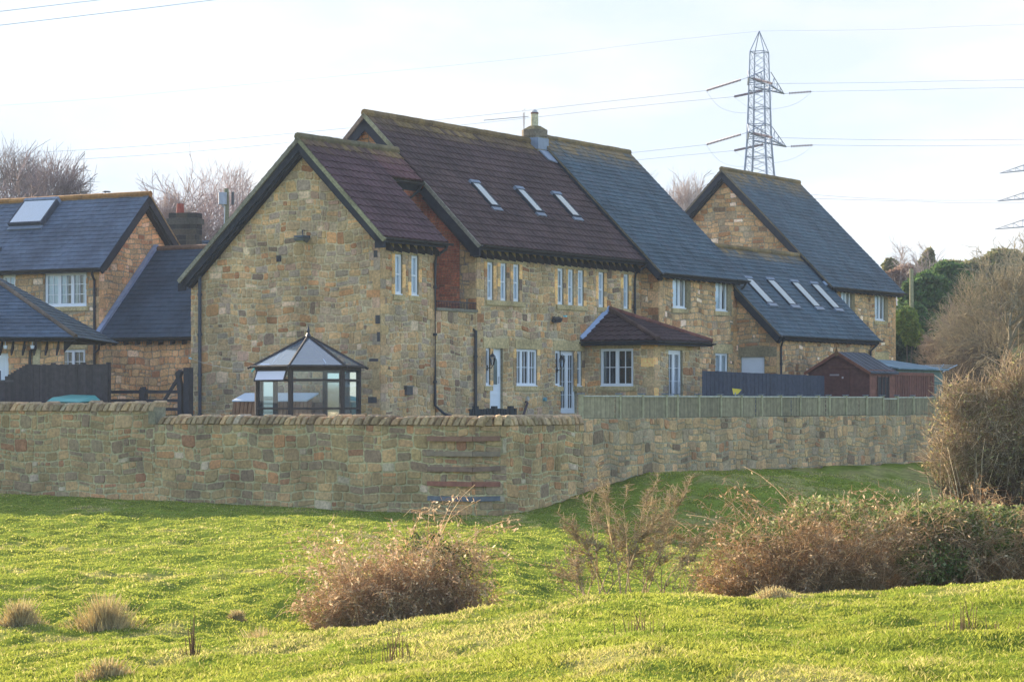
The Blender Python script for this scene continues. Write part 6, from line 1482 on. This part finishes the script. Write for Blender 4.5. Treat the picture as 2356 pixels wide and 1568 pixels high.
bramble('bramble_thicket', 'wide tangled bramble thicket with brown stems behind the turf crest on the right', base_at(1880, Y3), 1.2, 1.0, 22,
        lob([(1780, 1270, 75, 70, 0), (1720, 1330, 80, 55, 0), (1860, 1240, 90, 85, 0), (1960, 1240, 90, 95, .2), (1840, 1330, 120, 70, -.2), (1980, 1330, 110, 70, 0), (1670, 1360, 60, 30, 0)], Y3), 13000, 0, 95, (.68, .54, .36), BR,
        [('dead_leaves', 9000, BR+[(.56, .42, .27)], .034, None), ('green_leaves', 1700, GL, .04, lob([(1900, 1170, 90, 30, 0), (1980, 1200, 60, 40, 0), (1740, 1230, 60, 25, 0), (1820, 1200, 50, 20, 0)], Y3))])
bramble('bramble_thicket', 'green leaved bramble thicket at the right edge below the big hawthorn', base_at(2200, Y3+.8), 1.3, 1.0, 23,
        lob([(2090, 1250, 90, 80, 0), (2180, 1230, 100, 80, 0), (2280, 1230, 90, 80, 0), (2370, 1230, 90, 90, 0), (2120, 1320, 110, 60, 0), (2260, 1310, 120, 65, 0)], Y3+.8), 10000, 0, 80, (.64, .54, .36), BR,
        [('dead_leaves', 8000, BR, .03, None), ('green_leaves', 11000, GL, .042, lob([(2090, 1220, 90, 60, 0), (2180, 1210, 90, 60, -.2), (2280, 1220, 90, 60, -.2), (2150, 1290, 100, 50, -.5), (2370, 1230, 80, 70, 0)], Y3+.8))])
# big hawthorn at the right edge
def hawthorn():
    Y = 41.; b = base_at(2345, Y); T, tips, rs = bare_tree('hawthorn_bush', 'large dense leafless hawthorn with pale twig ends at the right edge', 'tree', b, 3.0, 9, spread=.75, trunk_r=.11, first=.24, ratio=.74, levels=5, nb=(4, 4), col=(.14, .12, .08), col2=(.24, .17, .11), minr=.006, up=.1)
    lb = lob([(2330, 985, 150, 120, 0), (2250, 1010, 120, 110, 0), (2220, 930, 70, 60, 0), (2380, 900, 110, 90, 0), (2200, 1070, 80, 60, 0), (2300, 1080, 120, 60, 0), (2420, 1020, 110, 120, 0)], Y)
    P, idx = lobes_points(rs, lb, 11500, .12); d = rs.normal(size=P.shape); d[:, 2] = np.abs(d[:, 2])*1.1; d /= np.linalg.norm(d, axis=1, keepdims=True); ln = rs.uniform(.08, .42, (len(P), 1))
    c = np.array([(.54, .43, .30), (.44, .34, .23), (.66, .55, .41), (.32, .27, .17)])[rs.randint(0, 4, len(P))]*rs.uniform(.7, 1.3, (len(P), 1)); A, B, r0, r1, C = canes(rs, (b[0]-.6, b[1], b[2]+1.5), 70, .8, 1.2, (.80, .68, .52), out=.5, droop=.2, r=.010, seg=6)
    stick_part('fine_twigs', np.concatenate([P, A]), np.concatenate([P+d*ln, B]), np.concatenate([np.full(len(P), .0045), r0]), np.concatenate([np.full(len(P), .003), r1]), np.concatenate([c, C]), M_twig, T.o, b)
    P, idx = lobes_points(rs, lb, 7000, .3); c = np.array([(.46, .42, .18), (.56, .40, .24), (.34, .34, .14)])[rs.randint(0, 3, len(P))]; leaf_part('leaves', P, .035, c, M_leaf, T.o, b, rs)
hawthorn()

# ================================================================= GRASS
def grass():
    rs = np.random.RandomState(99)
    def sample(n, y0, y1, xs=.215, power=2.):
        # density falls with distance
        u = rs.rand(n)
        if power == 2: Y = 1/(1/y0+(1/y1-1/y0)*u)
        else: Y = y0*(y1/y0)**u
        X = rs.uniform(-xs-1.5/Y, xs+1.5/Y, n)*Y; return X, Y
    X1, Y1 = sample(430000, 12.0, 30, power=1); X2, Y2_ = sample(330000, 28, 76, power=1)
    X = np.concatenate([X1, X2]); Y = np.concatenate([Y1, Y2_])
    s, q = GQ(X, Y); ok = ~((s > -12.6) & (-q < 8.5)); X, Y = X[ok], Y[ok]; n = len(X); Z = field_z(X, Y)
    st = straw(X, Y); isst = rs.rand(n) < (st*.52+.05)
    clump = vnoise(X*3.7+3, Y*2.6+9)
    h = (.014+.020*clump**1.5)*rs.uniform(.5, 1.5, n)*(1+.3*isst); h *= np.where(Y > 26, 1.15, 1.)
    w = np.maximum(.0038, .00028*Y)*rs.uniform(.7, 1.3, n)
    a = rs.uniform(0, 2*math.pi, n); lean = rs.normal(size=(n, 2))*.55; lean[:, 0] += .1
    P = np.stack([X, Y, Z-.006], 1); W_ = np.stack([np.cos(a)*w, np.sin(a)*w, np.zeros(n)], 1)
    T_ = P+np.stack([lean[:, 0]*h, lean[:, 1]*h, h], 1); M_ = P+np.stack([lean[:, 0]*h*.3, lean[:, 1]*h*.3, h*.55], 1)
    V = np.stack([P-W_, P+W_, M_+W_*.8, T_, M_-W_*.8], 1).reshape(-1, 3); F = np.arange(n*5).reshape(n, 5)
    g1, g2, sw = np.array([.235, .285, .042]), np.array([.38, .39, .066]), np.array([.50, .44, .15])
    k = vnoise(X*1.3+70, Y*.8)[:, None]; c = g1*(1-k)+g2*k; c = np.where(isst[:, None], sw, c)*rs.uniform(.75, 1.25, (n, 1))
    o = np_mesh('grass', V, F, np.repeat(c, 5, axis=0), M_grass, nper=5); tag(o, kind='stuff', label='short lit green grass with dry straw tufts', cat='grass')
grass()
def tufts():
    spots = [(240, 1405, 33.5, .55, .34, 'dry straw coloured grass mound on the left with an arched stem over it', 1), (185, 1475, 30, .38, .22, 'low tawny tuft below the straw coloured mound', 1), (45, 1425, 33.5, .35, .26, 'dead grass tuft at the left edge of the field', 1),
             (600, 1460, 31, .5, .25, 'dry grass tussock left of the bramble mound', 1), (245, 1555, 19, .30, .12, 'pale straw tuft at the bottom left', 0), (545, 1365, 35, .12, .12, 'tiny reddish dock clump in the open field', 1),
             (445, 1545, 20.5, .10, .26, 'upright dead dock stem near the bottom left', 2), (2230, 1520, 17, .5, .16, 'thin straw stalks standing in the bottom right turf', 2), (1460, 1545, 17, .4, .12, 'scattered dry stalks at the bottom centre right', 2), (900, 1560, 18, .5, .2, 'sparse dead stalks at the bottom centre left', 2),
             (1060, 1480, 24, .6, .2, 'faint upright stalks just below the bramble mound', 2), (1780, 1400, 22.3, .3, .1, 'bleached tuft on the turf crest below the bramble thicket', 0)]
    for i, (x, y, Y, r, h, lab, kd) in enumerate(spots):
        b = base_at(x, Y); rs = np.random.RandomState(200+i); n = (1100 if kd == 1 else 700 if kd == 0 else 26)
        a = rs.uniform(0, 2*math.pi, n); rr = r*np.minimum(np.abs(rs.normal(size=n))*.5, 1.05); P = np.stack([b[0]+np.cos(a)*rr, b[1]+np.sin(a)*rr*.7, np.zeros(n)], 1); P[:, 2] = field_z(P[:, 0], P[:, 1])-.02
        hh = 1.5*h*np.exp(-1.6*(rr/r)**1.3)*rs.uniform(.4, 1.2, n); d = np.stack([np.cos(a)*rr/r*.5+rs.normal(size=n)*.3, np.sin(a)*.3+rs.normal(size=n)*.3, np.ones(n)], 1)*(.35 if kd == 2 else 1); d[:, 2] = 1
        c = np.array([(.78, .66, .38), (.68, .54, .30), (.86, .76, .48)] if kd != 2 else [(.26, .17, .11), (.34, .26, .16)])[rs.randint(0, 2 if kd == 2 else 3, n)]*rs.uniform(.7, 1.2, (n, 1))
        T = P+d*hh[:, None]; T[:, 2] -= hh*.1
        V, F, C = sticks(P, T, .004 if kd != 2 else .0045, .002, c); o = np_mesh('dry_grass_tuft' if kd != 2 else 'dry_stalks', V, F, np.repeat(c, 12, axis=0), M_twig, None, b); o.location = b; tag(o, lab, 'grass tuft' if kd != 2 else 'stalks', 'dry tufts in the field' if kd != 2 else None, 'stuff' if kd == 2 else None)
tufts()

# ================================================================= HAZE
def haze():
    me = bpy.data.meshes.new('haze'); x, y0, y1, z0, z1 = 420, -30, 700, -18, 70
    V = [(a, b, c) for c in (z0, z1) for a, b in ((-x, y0), (x, y0), (x, y1), (-x, y1))]
    me.from_pydata(V, [], [(3, 2, 1, 0), (4, 5, 6, 7), (0, 1, 5, 4), (1, 2, 6, 5), (2, 3, 7, 6), (3, 0, 4, 7)])
    m = bpy.data.materials.new('haze_air'); m.use_nodes = True; t = m.node_tree; t.nodes.clear(); o = t.nodes.new('ShaderNodeOutputMaterial'); v = t.nodes.new('ShaderNodeVolumePrincipled')
    v.inputs['Color'].default_value = (.72, .84, 1, 1); v.inputs['Density'].default_value = .00033; v.inputs['Anisotropy'].default_value = .1
    t.links.new(v.outputs[0], o.inputs['Volume']); me.materials.append(m); ob = bpy.data.objects.new('haze', me); COL.objects.link(ob); tag(ob, 'thin pale winter haze over the whole scene', 'haze', kind='stuff')
haze()
